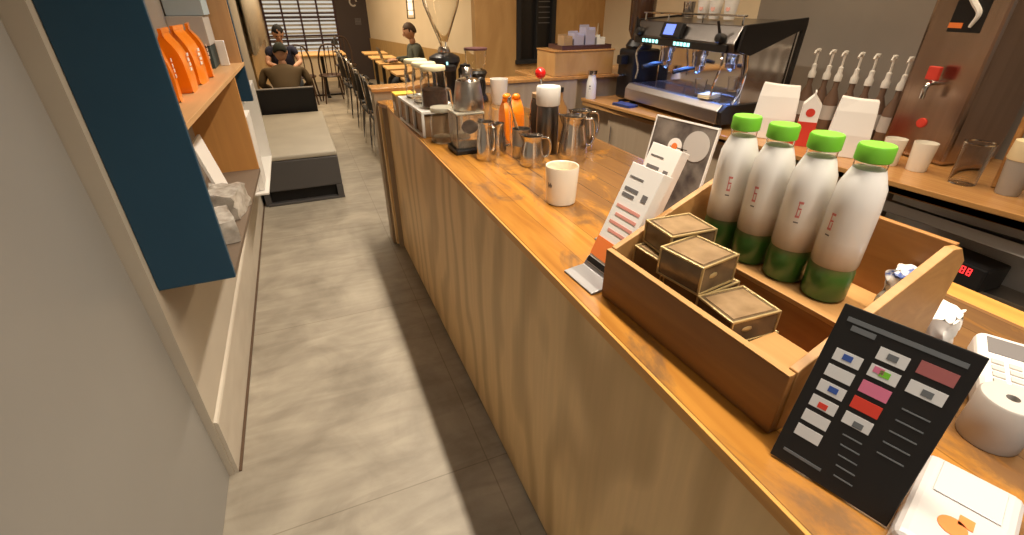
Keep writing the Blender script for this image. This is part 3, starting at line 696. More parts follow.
def pitcher(label, loc, rz, r, h, m=None, belly=1.12, name='milk_pitcher'):
    t = thing(name, label, 'pitcher', loc, rz, 'steel milk pitchers on the worktop')
    m = m or M['steel']
    prof = [(0, 0), (r*belly*0.95, 0), (r*belly, 0.006), (r*belly, h*0.18), (r*1.02, h*0.5), (r*0.86, h*0.78), (r*0.88, h*0.95), (r*0.93, h), (r*0.90, h), (r*0.84, h*0.8), (r*0.98, h*0.5), (r*belly*0.94, 0.008), (0, 0.006)]
    bm = add_lathe(BM(), prof, 36)
    for v in bm.verts:     # pouring lip
        if v.co.z > h*0.8 and v.co.x < -r*0.5:
            k = (v.co.z-h*0.8)/(h*0.2) * max(0, 1-abs(v.co.y)/(r*0.5)); v.co.x -= k*r*0.35; v.co.z += k*0.006
    obj('body', bm, m, t, smooth=True)
    pts = arc([(r*0.85, 0, h*0.93), (r*1.45, 0, h*0.90), (r*1.62, 0, h*0.62), (r*1.45, 0, h*0.36), (r*1.02, 0, h*0.27)])
    obj('handle', add_tube(BM(), pts, 0.0045, 8), m, t, smooth=True)
    return t
pitcher('tall narrow steel milk pitcher in front of the glass canister', (0.645, 1.80, Z), R(-75), 0.036, 0.150)
pitcher('small steel milk pitcher directly behind the cream mug, handle to the right', (0.785, 1.655, Z), R(-30), 0.043, 0.115)
pitcher('large steel pitcher beside the white capped flask, its spout toward it', (0.972, 1.668, Z), R(-25), 0.052, 0.172)
pitcher('large steel pitcher at the right end of the group, handle toward the staff side', (1.072, 1.78, Z), R(-15), 0.048, 0.165)
pitcher('small steel pitcher standing between the tall narrow one and the spoon cup', (0.715, 1.86, Z), R(100), 0.036, 0.125)
# cup with spoons and thermometers
t = thing('utensil_cup', 'ribbed steel cup holding several long bar spoons', 'cup', (0.790, 1.775, Z)); 
t.location = (0.790, 1.775, Z)
obj('cup', add_lathe(BM(), [(0, 0), (0.034, 0), (0.036, 0.004), (0.036, 0.045), (0.038, 0.05), (0.036, 0.055), (0.038, 0.115), (0.035, 0.115), (0.033, 0.01), (0, 0.008)], 28), M['brushed'], t, smooth=True)
for k in range(4):
    s = thing('bar_spoon', ['long steel bar spoon leaning farthest left out of the ribbed cup', 'long steel bar spoon second from left in the ribbed cup',
                            'long steel bar spoon third from left in the ribbed cup', 'long steel bar spoon most upright in the ribbed cup'][k], 'spoon', (0.790, 1.775, Z+0.012), 0, 'bar spoons in the ribbed cup')
    top = Vector((-0.058+0.014*k, 0.03*k-0.01, 0.215-0.004*k)); bot = Vector((0.018-0.006*k, -0.01+0.006*k, 0.0))
    obj('shaft', add_tube(BM(), [bot, top], 0.0028, 6), M['steel'], s, smooth=True)
    bm = BM(); add_sphere(bm, top, 0.009, (0.8, 0.4, 1.7), 10, 8); obj('bowl', bm, M['steel'], s, smooth=True)
# flask with translucent white cap
t = thing('flask', 'tall dark steel flask with a wide frosted white cap', 'flask', (0.915, 1.79, Z))
obj('body', add_lathe(BM(), [(0, 0), (0.044, 0), (0.046, 0.004), (0.046, 0.12), (0.043, 0.19), (0.040, 0.195), (0, 0.195)], 32), M['darksteel'], t, smooth=True)
plabel(obj('cap', add_lathe(BM(), [(0, 0.196), (0.047, 0.196), (0.049, 0.199), (0.049, 0.262), (0.046, 0.268), (0, 0.268)], 32), M['whiteg'], t, smooth=True), 'frosted white cap')
# syrup jar with red knob stirrer
t = thing('syrup_jar', 'brown syrup jar behind the flask, its steel stick topped by a red ball', 'jar', (0.955, 1.93, Z))
obj('jar', add_lathe(BM(), [(0, 0), (0.048, 0), (0.05, 0.005), (0.05, 0.17), (0.042, 0.20), (0.038, 0.20), (0.046, 0.168), (0.046, 0.008), (0, 0.006)], 28), M['smoked'], t, smooth=True)
obj('lid', add_lathe(BM(), [(0, 0.201), (0.043, 0.201), (0.043, 0.218), (0, 0.222)], 28), M['kraft'], t, smooth=True)
obj('stick', add_tube(BM(), [(0, 0, 0.22), (-0.01, 0, 0.29)], 0.004), M['steel'], t, smooth=True)
bm = BM(); add_sphere(bm, (-0.01, 0, 0.298), 0.023); plabel(obj('knob', bm, M['red'], t, smooth=True), 'shiny red ball knob')
# brown bottle right of flask
t = thing('amber_bottle', 'amber glass bottle between the white capped flask and the far partition', 'bottle', (1.065, 1.97, Z))
obj('bottle', add_lathe(BM(), [(0, 0), (0.035, 0), (0.037, 0.005), (0.037, 0.14), (0.015, 0.18), (0.015, 0.21), (0, 0.21)], 24), mat('amber_glass', (0.30, 0.15, 0.05), 0.1, coat=0.5), t, smooth=True)
obj('cap', add_lathe(BM(), [(0, 0.211), (0.017, 0.211), (0.017, 0.228), (0, 0.228)], 20), M['black'], t, smooth=True)
# orange bag among the jars
t = thing('coffee_bag', 'orange bag with two soft lobes standing behind the glass jars', 'bag', (0.925, 2.20, Z), R(10))
obj('pouch', bag_mesh(0.105, 0.07, 0.16, seed=11), M['orange'], t, smooth=True).modifiers.new('sub', 'SUBSURF').levels = 1
bm = BM(); add_sphere(bm, (-0.027, 0, 0.165), 0.022, (1, 0.8, 0.7)); add_sphere(bm, (0.027, 0, 0.16), 0.021, (1, 0.8, 0.7)); obj('folded_top', bm, M['orange'], t, smooth=True)

def glass_jar(label, loc, r, h, lid=None, fill=None, group='glass jars on the worktop', fillh=0.5):
    t = thing('glass_jar', label, 'jar', loc, 0, group)
    obj('glass', add_lathe(BM(), [(0, 0), (r*0.93, 0), (r, 0.005), (r, h*0.78), (r*0.90, h*0.86), (r*0.90, h), (r*0.86, h), (r*0.86, h*0.85), (r*0.95, h*0.77), (r*0.95, 0.009), (0, 0.006)], 28), M['glass'], t, smooth=True)
    if fill: obj('contents', add_lathe(BM(), [(0, 0.010), (r*0.93, 0.010), (r*0.93, h*fillh), (r*0.5, h*(fillh+0.04)), (0, h*(fillh+0.02))], 24), fill, t, smooth=True)
    if lid: 
        obj('lid', add_lathe(BM(), [(0, h+0.001), (r*0.93, h+0.001), (r*0.95, h+0.004), (r*0.95, h+0.016), (r*0.90, h+0.020), (0, h+0.020)], 28), lid, t, smooth=True)
    return t
M['lidclear'] = mat('pale_plastic_lid', (0.72, 0.68, 0.56), 0.25, trans=0.6, ior=1.2)
glass_jar('open clear glass jar between the kettle canister and the orange bag', (0.78, 1.99, Z), 0.05, 0.17)
glass_jar('second clear glass jar standing behind the bar spoons', (0.84, 1.88, Z), 0.042, 0.15)
glass_jar('squat clear jar with a tan fill at the near end of the rack', (0.555, 2.13, Z), 0.052, 0.135, M['lidclear'], mat('jar_fill', (0.34, 0.27, 0.18), 0.6), fillh=0.22)
glass_jar('squat clear jar behind the black tray with a pale lid', (0.65, 2.17, Z), 0.05, 0.135, M['lidclear'], mat('jar_fill', (0.34, 0.27, 0.18), 0.6), fillh=0.2)
# square canister on black scale, kettle on top
t = tag(box('scale', M['black'], (0.545, 0.685, 1.885, 2.025, HC+0.0005, HC+0.022), None, 0.006), 'flat black square scale under the square canister', 'scale')
t = thing('canister', 'clear square canister with dark coffee on the black scale, the kettle on its lid', 'canister', (0.615, 1.955, HC+0.023))
bm = BM()
for (a, b, c, d) in ((-0.06,-0.056,-0.06,0.06),(0.056,0.06,-0.06,0.06),(-0.056,0.056,-0.06,-0.056),(-0.056,0.056,0.056,0.06)): add_box(bm, a, b, c, d, 0, 0.135)
add_box(bm, -0.056, 0.056, -0.056, 0.056, 0, 0.004); obj('glass_box', bm, M['plastic'], t)
obj('contents', add_sphere(BM(), (0.015, 0.0, 0.075), 0.035, (1, 1, 0.8)), M['coffee'], t, smooth=True)
plabel(box('lid', M['lidclear'], (-0.062, 0.062, -0.062, 0.062, 0.136, 0.145), t, 0.003), 'pale clear lid')
t = thing('kettle', 'brushed steel pouring kettle with a black handle on top of the square canister', 'kettle', (0.632, 1.965, HC+0.169), R(15))
obj('body', add_lathe(BM(), [(0, 0), (0.062, 0), (0.065, 0.005), (0.061, 0.05), (0.050, 0.110), (0.048, 0.114), (0, 0.114)], 36), M['brushed'], t, smooth=True)
obj('lid', add_lathe(BM(), [(0, 0.1145), (0.045, 0.1145), (0.040, 0.120), (0.008, 0.122), (0.009, 0.127), (0.010, 0.131), (0, 0.132)], 28), M['steel'], t, smooth=True)
obj('handle', add_tube(BM(), arc([(0.050, 0, 0.104), (0.068, 0, 0.112), (0.080, 0, 0.098), (0.078, 0, 0.06), (0.072, 0, 0.045)]), [0.009]*12+[0.008]*13), M['black'], t, smooth=True)
obj('spout', add_tube(BM(), arc([(-0.055, 0, 0.022), (-0.078, 0, 0.030), (-0.083, 0, 0.060), (-0.088, 0, 0.085), (-0.105, 0, 0.092)]), 0.006), M['steel'], t, smooth=True)
# white framed rack with jars on top
t = thing('jar_rack', 'low white framed wooden rack carrying a row of fat glass jars', 'rack', (0.485, 2.22, Z), R(2.5))
bm = BM()
for x in (0.0, 0.188):
    for y in (0.0, 0.16, 0.30, 0.448): add_box(bm, x, x+0.012, y, y+0.012, 0, 0.108)
    for z in (0.0, 0.108): add_box(bm, x, x+0.012, 0, 0.46, z, z+0.012)
for y in (0.0, 0.448): add_box(bm, 0.012, 0.188, y, y+0.012, 0.108, 0.12)
obj('frame', bm, M['whiteg'], t, 0.001)
box('shelf_board', M['whiteg'], (0.012, 0.188, 0.012, 0.448, 0.109, 0.118), t, 0)
bm = BM()
for y in (0.014, 0.164, 0.304): add_box(bm, 0.014, 0.185, y, y+0.13, 0.0, 0.095)
plabel(obj('drawer_boxes', bm, M['kraft'], t, 0.002), 'brown boxes inside the rack')
jl = ['fat glass jar of coffee beans at the near end of the white framed rack', 'fat empty glass jar in the middle of the row on the rack', 'fat empty glass jar at the far end of the row on the rack']
M['jarlid'] = mat('cream_jar_lid', (0.74, 0.68, 0.45), 0.4)
for k in range(3):
    glass_jar(jl[k], (0.485+0.088-0.006*k, 2.300+0.150*k, HC+0.1215), 0.062, 0.165, M['jarlid'], M['coffee'] if k == 0 else None, 'glass jars on the white rack', 0.5)
t = thing('coffee_box', 'brown yellow topped box with a white emblem at the far end of the rack', 'box', (0.462, 2.715, Z), R(2))
box('carton', M['kraft'], (0, 0.10, 0, 0.10, 0, 0.122), t, 0.002)
box('top_band', M['yellow'], (-0.001, 0.101, -0.001, 0.101, 0.112, 0.123), t, 0.001)
obj('emblem', add_lathe(BM(), [(0, 0), (0.024, 0), (0.024, 0.002), (0, 0.002)], 24, mx=Matrix.Translation((-0.0008, 0.05, 0.055)) @ Matrix.Rotation(R(-90), 4, 'Y')), M['white'], t)

# grinders at the far end
t = thing('coffee_grinder', 'black coffee grinder with a tall clear conical bean hopper', 'grinder', (0.83, 3.02, Z))
obj('body', add_lathe(BM(), [(0, 0), (0.085, 0), (0.09, 0.01), (0.08, 0.05), (0.065, 0.12), (0.07, 0.2), (0.095, 0.245), (0.09, 0.27), (0.05, 0.29), (0, 0.29)], 28), M['black'], t, smooth=True)
obj('collar', add_lathe(BM(), [(0.0, 0.291), (0.035, 0.291), (0.038, 0.30), (0.028, 0.325), (0.0, 0.325)], 24), M['steel'], t, smooth=True)
plabel(obj('hopper', add_lathe(BM(), [(0.020, 0.326), (0.024, 0.345), (0.100, 0.54), (0.118, 0.62), (0.118, 0.72), (0.114, 0.72), (0.114, 0.62), (0.096, 0.54), (0.020, 0.35)], 36), M['glass'], t, smooth=True), 'clear glass bean hopper')
obj('hopper_lid', add_lathe(BM(), [(0, 0.722), (0.12, 0.722), (0.12, 0.735), (0, 0.74)], 36), M['black'], t, smooth=True)
bm = add_box(BM(), -0.03, 0.03, -0.14, -0.06, 0.2, 0.235); obj('dosing_chute', bm, M['black'], t, 0.005)
plabel(box('blue_highlight', M['led'], (-0.016, -0.006, -0.098, -0.094, 0.215, 0.25), t, 0.001), 'glowing cyan strip painting a highlight on the body')  # glowing strip stands in for a blue highlight on the black body
t = thing('coffee_grinder', 'smaller steel grinder with a short clear hopper beside the conical hopper grinder', 'grinder', (1.03, 3.02, Z))
obj('body', add_lathe(BM(), [(0, 0), (0.07, 0), (0.075, 0.01), (0.055, 0.05), (0.055, 0.14), (0.07, 0.17), (0.06, 0.185), (0, 0.185)], 28), M['black'], t, smooth=True)
plabel(obj('hopper', add_lathe(BM(), [(0.035, 0.186), (0.062, 0.22), (0.068, 0.30), (0.064, 0.30), (0.058, 0.225), (0.032, 0.19)], 28), M['glass'], t, smooth=True), 'short clear hopper')
obj('hopper_lid', add_lathe(BM(), [(0, 0.301), (0.072, 0.301), (0.072, 0.312), (0, 0.316)], 28), mat('plum_lid', (0.10, 0.04, 0.045), 0.4), t, smooth=True)
t = thing('steel_canister', 'upright steel canister between the two grinders', 'canister', (0.93, 2.93, Z))
obj('body', add_lathe(BM(), [(0, 0), (0.04, 0), (0.042, 0.005), (0.042, 0.205), (0.03, 0.22), (0, 0.22)], 28), M['steel'], t, smooth=True)
obj('lid', add_lathe(BM(), [(0, 0.221), (0.032, 0.221), (0.032, 0.232), (0.008, 0.236), (0, 0.242)], 28), M['black'], t, smooth=True)
t = tag(obj('plastic_tub', add_lathe(BM(), cup_prof(0.045, 0.055, 0.15), 28), M['whiteg'], None, smooth=True, loc=(1.12, 2.86, Z)), 'white plastic tub right of the small grinder', 'tub')

# things on the ledge at the back
t = thing('ledge_box', 'plain wooden box on the ledge carrying a dark tray', 'box', (1.73, 3.30, 1.1045))
obj('carton', add_box(BM(), 0, 0.50, 0.0, 0.30, 0, 0.163), M['plywall'], t, 0.004)
box('lid_strip', M['barwood'], (-0.005, 0.505, -0.005, 0.305, 0.1635, 0.173), t, 0.002)
t = thing('serving_tray', 'dark brown tray on the wooden box holding clear holders', 'tray', (1.80, 3.33, 1.278))
bm = BM(); add_box(bm, 0, 0.42, 0, 0.22, 0, 0.008); add_box(bm, 0, 0.42, 0, 0.008, 0.008, 0.03); add_box(bm, 0, 0.42, 0.212, 0.22, 0.008, 0.03); add_box(bm, 0, 0.008, 0.008, 0.212, 0.008, 0.03); add_box(bm, 0.412, 0.42, 0.008, 0.212, 0.008, 0.03)
obj('tray_body', bm, mat('dark_tray', (0.07, 0.03, 0.025), 0.4), t)
M['lilac'] = mat('lilac_plastic', (0.42, 0.40, 0.52), 0.2, coat=0.4)
for k, (x, w_, h, mm, lb) in enumerate(((0.03, 0.07, 0.09, M['kraft'], 'small brown box at the left end of the dark tray'), (0.115, 0.08, 0.11, M['lilac'], 'lilac plastic holder in the dark tray beside the brown box'),
                                    (0.21, 0.08, 0.15, M['lilac'], 'taller lilac plastic holder in the middle of the dark tray'), (0.31, 0.07, 0.075, M['whiteg'], 'white sauce pot at the right end of the dark tray'))):
    o = thing('holder', lb, 'holder', (1.80+x, 3.36, 1.2865))
    bm = BM(); add_box(bm, 0, w_, 0, 0.004, 0, h*0.8); add_box(bm, 0, w_, 0.096, 0.10, 0, h); add_box(bm, 0, 0.004, 0.004, 0.096, 0, h*0.9); add_box(bm, w_-0.004, w_, 0.004, 0.096, 0, h*0.9); add_box(bm, 0.004, w_-0.004, 0.004, 0.096, 0, 0.004)
    obj('holder_body', bm, mm, o)
    if k == 3:
        obj('nozzle', add_tube(BM(), [(0.035, 0.05, 0.01), (0.035, 0.05, 0.16)], [0.028, 0.006], 12), M['glass'], o, smooth=True)

# flyer holders and poster: leaning back, facing the aisle
M['holdergrey'] = mat('holder_grey', (0.27, 0.26, 0.26), 0.35, 0.6)
def flyer(label, base, yaw, lean, w_, h, orange_band=True):
    t = thing('flyer_stand', label, 'flyer stand', base, yaw)      # local: x = back (staff side), y = width
    bm = BM()
    prof = [(-0.055, 0.0), (-0.055, 0.004), (-0.035, 0.007), (0.0, 0.010), (0.012, 0.03), (0.016, 0.03), (0.012, 0.006), (0.02, 0.004), (0.08, 0.004), (0.08, 0.0)]
    add_prism(bm, prof, -w_/2-0.006, w_/2+0.006, Matrix(((1,0,0,0),(0,0,1,0),(0,1,0,0),(0,0,0,1))))
    obj('base', bm, M['holdergrey'], t, 0.0015)
    mx = Matrix.Translation((0.0, 0, 0.012)) @ Matrix.Rotation(lean, 4, 'Y')
    plabel(obj('paper_stack', add_box(BM(), 0.002, 0.030, -w_/2, w_/2, 0.0, h, mx), M['white'], t, 0.001), 'stack of white flyers')
    mark = []
    bm = BM(); bp = BM(); bo = BM(); bk = BM()
    e = -0.0006
    add_box(bm, 0.0012, 0.0022, -0.005, w_/2-0.012, h-0.032, h-0.028, mx)
    add_box(bm, 0.0012, 0.0022, -0.005, w_/2-0.012, h-0.062, h-0.054, mx); add_box(bm, 0.0012, 0.0022, 0.0, w_/2-0.012, h-0.076, h-0.068, mx)
    add_box(bm, 0.0012, 0.0022, -0.038, -0.022, h-0.072, h-0.056, mx)
    for k in range(4): add_box(bp, 0.0012, 0.0022, -w_/2+0.012, w_/2-0.012-0.008*(k%2), h-0.104-k*0.02, h-0.097-k*0.02, mx)
    add_box(bo, 0.0008, 0.0022, -w_/2, w_/2, 0.030, 0.078, mx)
    add_box(bk, 0.0006, 0.0022, -w_/2, w_/2, 0.010, 0.024, mx)
    obj('heading_print', bm, M['greyprint'], t); obj('red_print', bp, mat('soft_red_print', (0.72, 0.32, 0.26), 0.6), t)
    if orange_band: obj('orange_band', bo, M['orangeprint'], t)
    else: bo.free()
    obj('black_band', bk, M['black'], t)
    return t
flyer('leaning white flyer stack with an orange band in a steel stand at the counter edge', (0.555, 0.802, Z), R(3), R(24), 0.104, 0.262)
flyer('second leaning white flyer stack just behind the one with the orange band', (0.715, 0.925, Z), R(3), R(22), 0.105, 0.258)
t = thing('picture_stand', 'leaning glossy dark photo board with a round white emblem behind the flyers', 'picture board', (0.93, 1.055, Z), R(10))
mx = Matrix.Translation((0, 0, 0.002)) @ Matrix.Rotation(R(12), 4, 'Y')
M['photo'] = mat('dark_photo_print', (0.05, 0.04, 0.04), 0.35, col2=(0.24, 0.21, 0.18), scale=(14, 14, 14))
obj('board', add_box(BM(), 0, 0.006, -0.105, 0.105, 0, 0.27, mx), M['photo'], t, 0.001)
bm = BM(); add_box(bm, -0.001, 0.007, -0.109, -0.105, 0, 0.274, mx); add_box(bm, -0.001, 0.007, 0.105, 0.109, 0, 0.274, mx); add_box(bm, -0.001, 0.007, -0.109, 0.109, 0.27, 0.275, mx)
obj('white_border', bm, M['white'], t)
obj('support_leg', add_box(BM(), 0.006, 0.010, -0.03, 0.03, 0, 0.2, Matrix.Translation((0.075, 0, 0.0)) @ Matrix.Rotation(R(-12), 4, 'Y')), M['black'], t)
obj('emblem', add_lathe(BM(), [(0, 0), (0.024, 0), (0.024, 0.001), (0, 0.001)], 28, mx=mx @ Matrix.Translation((-0.0003, 0.015, 0.20)) @ Matrix.Rotation(R(-90), 4, 'Y')), M['white'], t)
obj('emblem_mark', add_lathe(BM(), [(0, 0), (0.010, 0), (0.010, 0.001), (0, 0.001)], 20, mx=mx @ Matrix.Translation((-0.0013, 0.015, 0.20)) @ Matrix.Rotation(R(-90), 4, 'Y')), M['orangeprint'], t)
bm = add_lathe(BM(), [(0, 0), (0.042, 0), (0.042, 0.001), (0, 0.001)], 28, mx=mx @ Matrix.Translation((-0.0003, -0.055, 0.215)) @ Matrix.Rotation(R(-90), 4, 'Y'))
obj('plate_picture', bm, M['greybox'], t)
tag(obj('paper_cup', add_lathe(BM(), cup_prof(0.028, 0.036, 0.07), 24), M['white'], None, smooth=True, loc=(1.045, 0.93, Z)), 'small white paper cup behind the wooden display crate', 'cup')

# ------------------------------------------------------------------ wooden display crate
PH = R(3)
cr = thing('display_crate', 'stepped wooden display crate at the edge of the worktop', 'crate', (0.548, 0.306, Z), PH)
L, D, TT = 0.430, 0.364, 0.014
plabel(box('front_panel', M['crateshade'], (0, TT, 0, L, 0, 0.112), cr, 0.0015), 'low front panel with shade put into its colour')
box('front_edge', M['cratelight'], (0.0005, TT-0.0005, 0.0005, L-0.0005, 0.1122, 0.1135), cr, 0)
def end_panel(y0, y1):
    poly = [(0.0145, 0), (D, 0), (D, 0.212), (D-0.03, 0.240), (D-0.055, 0.243), (0.0145, 0.116)]
    return obj('end_panel', add_prism(BM(), poly, y0, y1, Matrix(((1,0,0,0),(0,0,1,0),(0,1,0,0),(0,0,0,1)))), M['cratelight'], cr, 0.0015)
end_panel(-0.001, TT-0.001); end_panel(L-TT+0.001, L+0.001)
poly = [(TT, 0.0), (L-TT, 0.0), (L-TT, 0.24), (TT+0.03, 0.24), (TT, 0.225)]
box('back_panel', M['crate'], (D-0.013, D, TT, L-TT, 0, 0.236), cr, 0.0015)
box('bottom_board', M['crate'], (TT, 0.199, TT, L-TT, 0.002, 0.014), cr, 0)
box('divider', M['crate'], (0.199, 0.211, TT, L-TT, 0.002, 0.092), cr, 0.001)
plabel(box('tray_floor', M['cratelight'], (0.199, D-0.013, TT, L-TT, 0.0921, 0.102), cr, 0.001), 'pale raised shelf board under the bottles')
plabel(box('spacer_block', M['cratelight'], (0.03, 0.115, TT+0.003, 0.105, 0.015, 0.083), cr, 0.002), 'pale wooden block in the front compartment')
RZ = Matrix.Translation((0.548, 0.306, Z)) @ Matrix.Rotation(PH, 4, 'Z')
def L2W(x, y, z): return RZ @ Vector((x, y, z))

# bottles with green caps
def bottle():
    t = thing('drink_bottle', '', 'bottle', (0,0,0), 0, 'green capped drink bottles in the crate')
    prof_out = [(0, 0.0), (0.033, 0.0), (0.0365, 0.006), (0.037, 0.055), (0.0355, 0.062), (0.037, 0.070), (0.037, 0.175), (0.034, 0.205), (0.026, 0.228), (0.0225, 0.235), (0.0225, 0.245)]
    obj('drink', add_lathe(BM(), [(0, 0.066), (0.0355, 0.066), (0.0368, 0.072), (0.0368, 0.172), (0.0345, 0.205), (0.026, 0.229), (0.0232, 0.2355), (0, 0.2355)], 36), M['milkgrad'], t, smooth=True)
    plabel(obj('tea_layer', add_lathe(BM(), [(0, 0.001), (0.0325, 0.001), (0.0362, 0.006), (0.0368, 0.055), (0.0355, 0.062), (0.0354, 0.0655), (0, 0.0655)], 36), M['teagrad'], t, smooth=True), 'dark green tea layer')
    obj('bottle_shell', add_lathe(BM(), [(0.0235, 0.236), (0.0235, 0.247), (0.0225, 0.247), (0.0225, 0.236)], 36), M['shell'], t, smooth=True)
    bm = add_lathe(BM(), [(0, 0.2475), (0.0245, 0.2475), (0.0262, 0.249), (0.0262, 0.270), (0.0245, 0.273), (0, 0.273)], 48)
    for v in bm.verts:
        a = math.atan2(v.co.y, v.co.x)
        if 0.248 < v.co.z < 0.271 and v.co.xy.length > 0.02: v.co.x *= 1+0.012*math.sin(a*24); v.co.y *= 1+0.012*math.sin(a*24)
    plabel(obj('cap', bm, M['green'], t, smooth=True), 'bright green screw cap')
    bm = BM()      # pink brush characters and a fine line beneath
    for (a0, a1, z0, z1) in ((-6, 6, 0.158, 0.162), (-5, -2.5, 0.134, 0.160), (-5, 5, 0.147, 0.150), (-6, 5, 0.132, 0.136), (3, 5, 0.136, 0.146)):
        n_ = 4
        for k in range(n_):
            b0, b1 = R(a0+(a1-a0)*k/n_), R(a0+(a1-a0)*(k+1)/n_)
            bm.faces.new([bm.verts.new((0.0373*math.cos(a), 0.0373*math.sin(a), z)) for a, z in ((b0,z0),(b1,z0),(b1,z1),(b0,z1))])
    obj('pink_lettering', bm, M['pink'], t)
    bm = BM()
    for k in range(4):
        b0, b1 = R(-6+3*k), R(-3+3*k); bm.faces.new([bm.verts.new((0.0373*math.cos(a), 0.0373*math.sin(a), z)) for a, z in ((b0,0.122),(b1,0.122),(b1,0.1245),(b0,0.1245))])
    obj('small_print', bm, M['greyprint'], t)
    return t
def grad(name, stops, z0, z1):
    m = mat(name, stops[0][1], 0.35, coat=0.5); nt = m.node_tree; n = nt.nodes; l = nt.links
    sx = n.new('ShaderNodeSeparateXYZ'); l.new(n['Texture Coordinate'].outputs['Object'], sx.inputs[0])
    nz = n['Noise Texture']; nz.inputs['Scale'].default_value = 10
    ad = n.new('ShaderNodeMath'); ad.operation = 'MULTIPLY_ADD'; ad.inputs[1].default_value = 0.012; l.new(nz.outputs['Fac'], ad.inputs[0]); l.new(sx.outputs['Z'], ad.inputs[2])
    mr = n.new('ShaderNodeMapRange'); mr.inputs['From Min'].default_value = z0; mr.inputs['From Max'].default_value = z1; l.new(ad.outputs[0], mr.inputs['Value'])
    cr_ = n.new('ShaderNodeValToRGB'); e = cr_.color_ramp.elements
    e[0].position = stops[0][0]; e[0].color = (*stops[0][1], 1); e[1].position = stops[-1][0]; e[1].color = (*stops[-1][1], 1)
    for p, c in stops[1:-1]: q = e.new(p); q.color = (*c, 1)
    l.new(mr.outputs['Result'], cr_.inputs['Fac']); l.new(cr_.outputs['Color'], n['Principled BSDF'].inputs['Base Color'])
    return m
# layered drinks: syrup brown settles below the milk, tea at the bottom
M['milkgrad'] = grad('layered_milk', [(0.0, (0.36, 0.28, 0.17)), (0.18, (0.66, 0.55, 0.42)), (0.4, (0.88, 0.84, 0.77)), (1.0, (0.93, 0.92, 0.89))], 0.07, 0.20)
M['teagrad'] = grad('layered_tea', [(0.0, (0.04, 0.12, 0.02)), (0.8, (0.05, 0.17, 0.03)), (1.0, (0.14, 0.17, 0.06))], 0.0, 0.072)
M['shell'] = mat('bottle_plastic', (0.98, 0.98, 0.97), 0.06, trans=1.0, ior=1.1)
b0 = bottle()
BP = [(0.262, 0.130, 'nearest green capped milk and tea bottle in the crate, rightmost of the four', 172), (0.258, 0.208, 'second nearest green capped milk and tea bottle in the crate', 205),
      (0.255, 0.286, 'green capped milk and tea bottle in the crate, third from the near end', 190), (0.252, 0.364, 'farthest green capped milk and tea bottle in the crate, beside the flyers', 215)]
for k, (x, y, lb, a) in enumerate(BP):
    p = L2W(x, y, 0.1025)
    if k == 0: b0.location = p; b0.rotation_euler = (0, 0, R(a)); b0['label'] = lb
    else: dup(b0, p, R(a), lb)

# gold-edged boxes in the front compartment
def gift(label, p, rz, size, tilt=(0,0)):
    t = thing('snack_box', label, 'box', p, 0, 'gold edged snack boxes in the crate', rot=(tilt[0], tilt[1], rz))
    a, b, h = size
    obj('carton', add_box(BM(), -a/2, a/2, -b/2, b/2, 0.002, h-0.002), M['bronzefoil'], t, 0.002)
    bm = BM(); e = 0.004
    for sx in (-1, 1):
        for sy in (-1, 1): add_box(bm, sx*a/2-e/2, sx*a/2+e/2, sy*b/2-e/2, sy*b/2+e/2, 0, h)
    for z in (0.0, h-e):
        for sy in (-1, 1): add_box(bm, -a/2, a/2, sy*b/2-e/2, sy*b/2+e/2, z, z+e)
        for sx in (-1, 1): add_box(bm, sx*a/2-e/2, sx*a/2+e/2, -b/2, b/2, z, z+e)
    obj('gold_edging', bm, M['gold'], t, 0.0008)
    obj('window_film', add_box(BM(), -a/2+0.008, a/2-0.008, -b/2+0.008, b/2-0.008, h-0.0018, h-0.0008), M['kraftshine'], t)
    obj('ribbon', add_sphere(BM(), (-a/2*0.3, -b/2+0.003, h*0.55), 0.007, (2, 0.8, 1), 8, 6), M['gold'], t, smooth=True)
    return t
M['kraftshine'] = mat('kraft_glossy', (0.24, 0.155, 0.08), 0.16, col2=(0.36, 0.24, 0.13), scale=(20, 20, 20), coat=0.6)
q = PH
gift('gold edged snack box under the others at the far end of the front compartment', L2W(0.105, 0.362, 0.0145), q, (0.10, 0.085, 0.108))
gift('gold edged snack box in the middle of the front compartment, below the top one', L2W(0.100, 0.262, 0.0145), q+R(4), (0.10, 0.090, 0.094))
gift('gold edged snack box sitting on top, nearest the leaning flyers', L2W(0.128, 0.362, 0.1235), q+R(-6), (0.105, 0.085, 0.05), (0, 0))
gift('gold edged snack box stacked on the middle one, its top facing up', L2W(0.086, 0.268, 0.1095), q+R(6), (0.095, 0.095, 0.058))
gift('gold edged snack box on the crate floor between the wooden block and the tall boxes', L2W(0.100, 0.165, 0.0145), q, (0.10, 0.09, 0.046))
gift('gold edged snack box lying nearest, beside the pale wooden block', L2W(0.088, 0.165, 0.0620), q+R(-6), (0.10, 0.085, 0.050))

# pouch in the near corner of the upper tray
M['pouch'] = mat('white_blue_film', (0.82, 0.80, 0.76), 0.3, col2=(0.05, 0.10, 0.34), scale=(16, 16, 30), lo=0.5, hi=0.54, coat=0.4)
packet('snack_pouch', L2W(0.315, 0.0410, 0.1045), q, (0.05, 0.036, 0.075), M['pouch'], 'crumpled blue and white snack pouch in the near corner of the crate', 'pouch', seed=21)
# ------------------------------------------------------------------ payment card stand
pc = thing('payment_sign', 'black payment sign with rows of small coloured card logos leaning at the counter edge', 'sign', (0.540, 0.2095, Z), math.atan2(0.04, 0.129) + R(0))
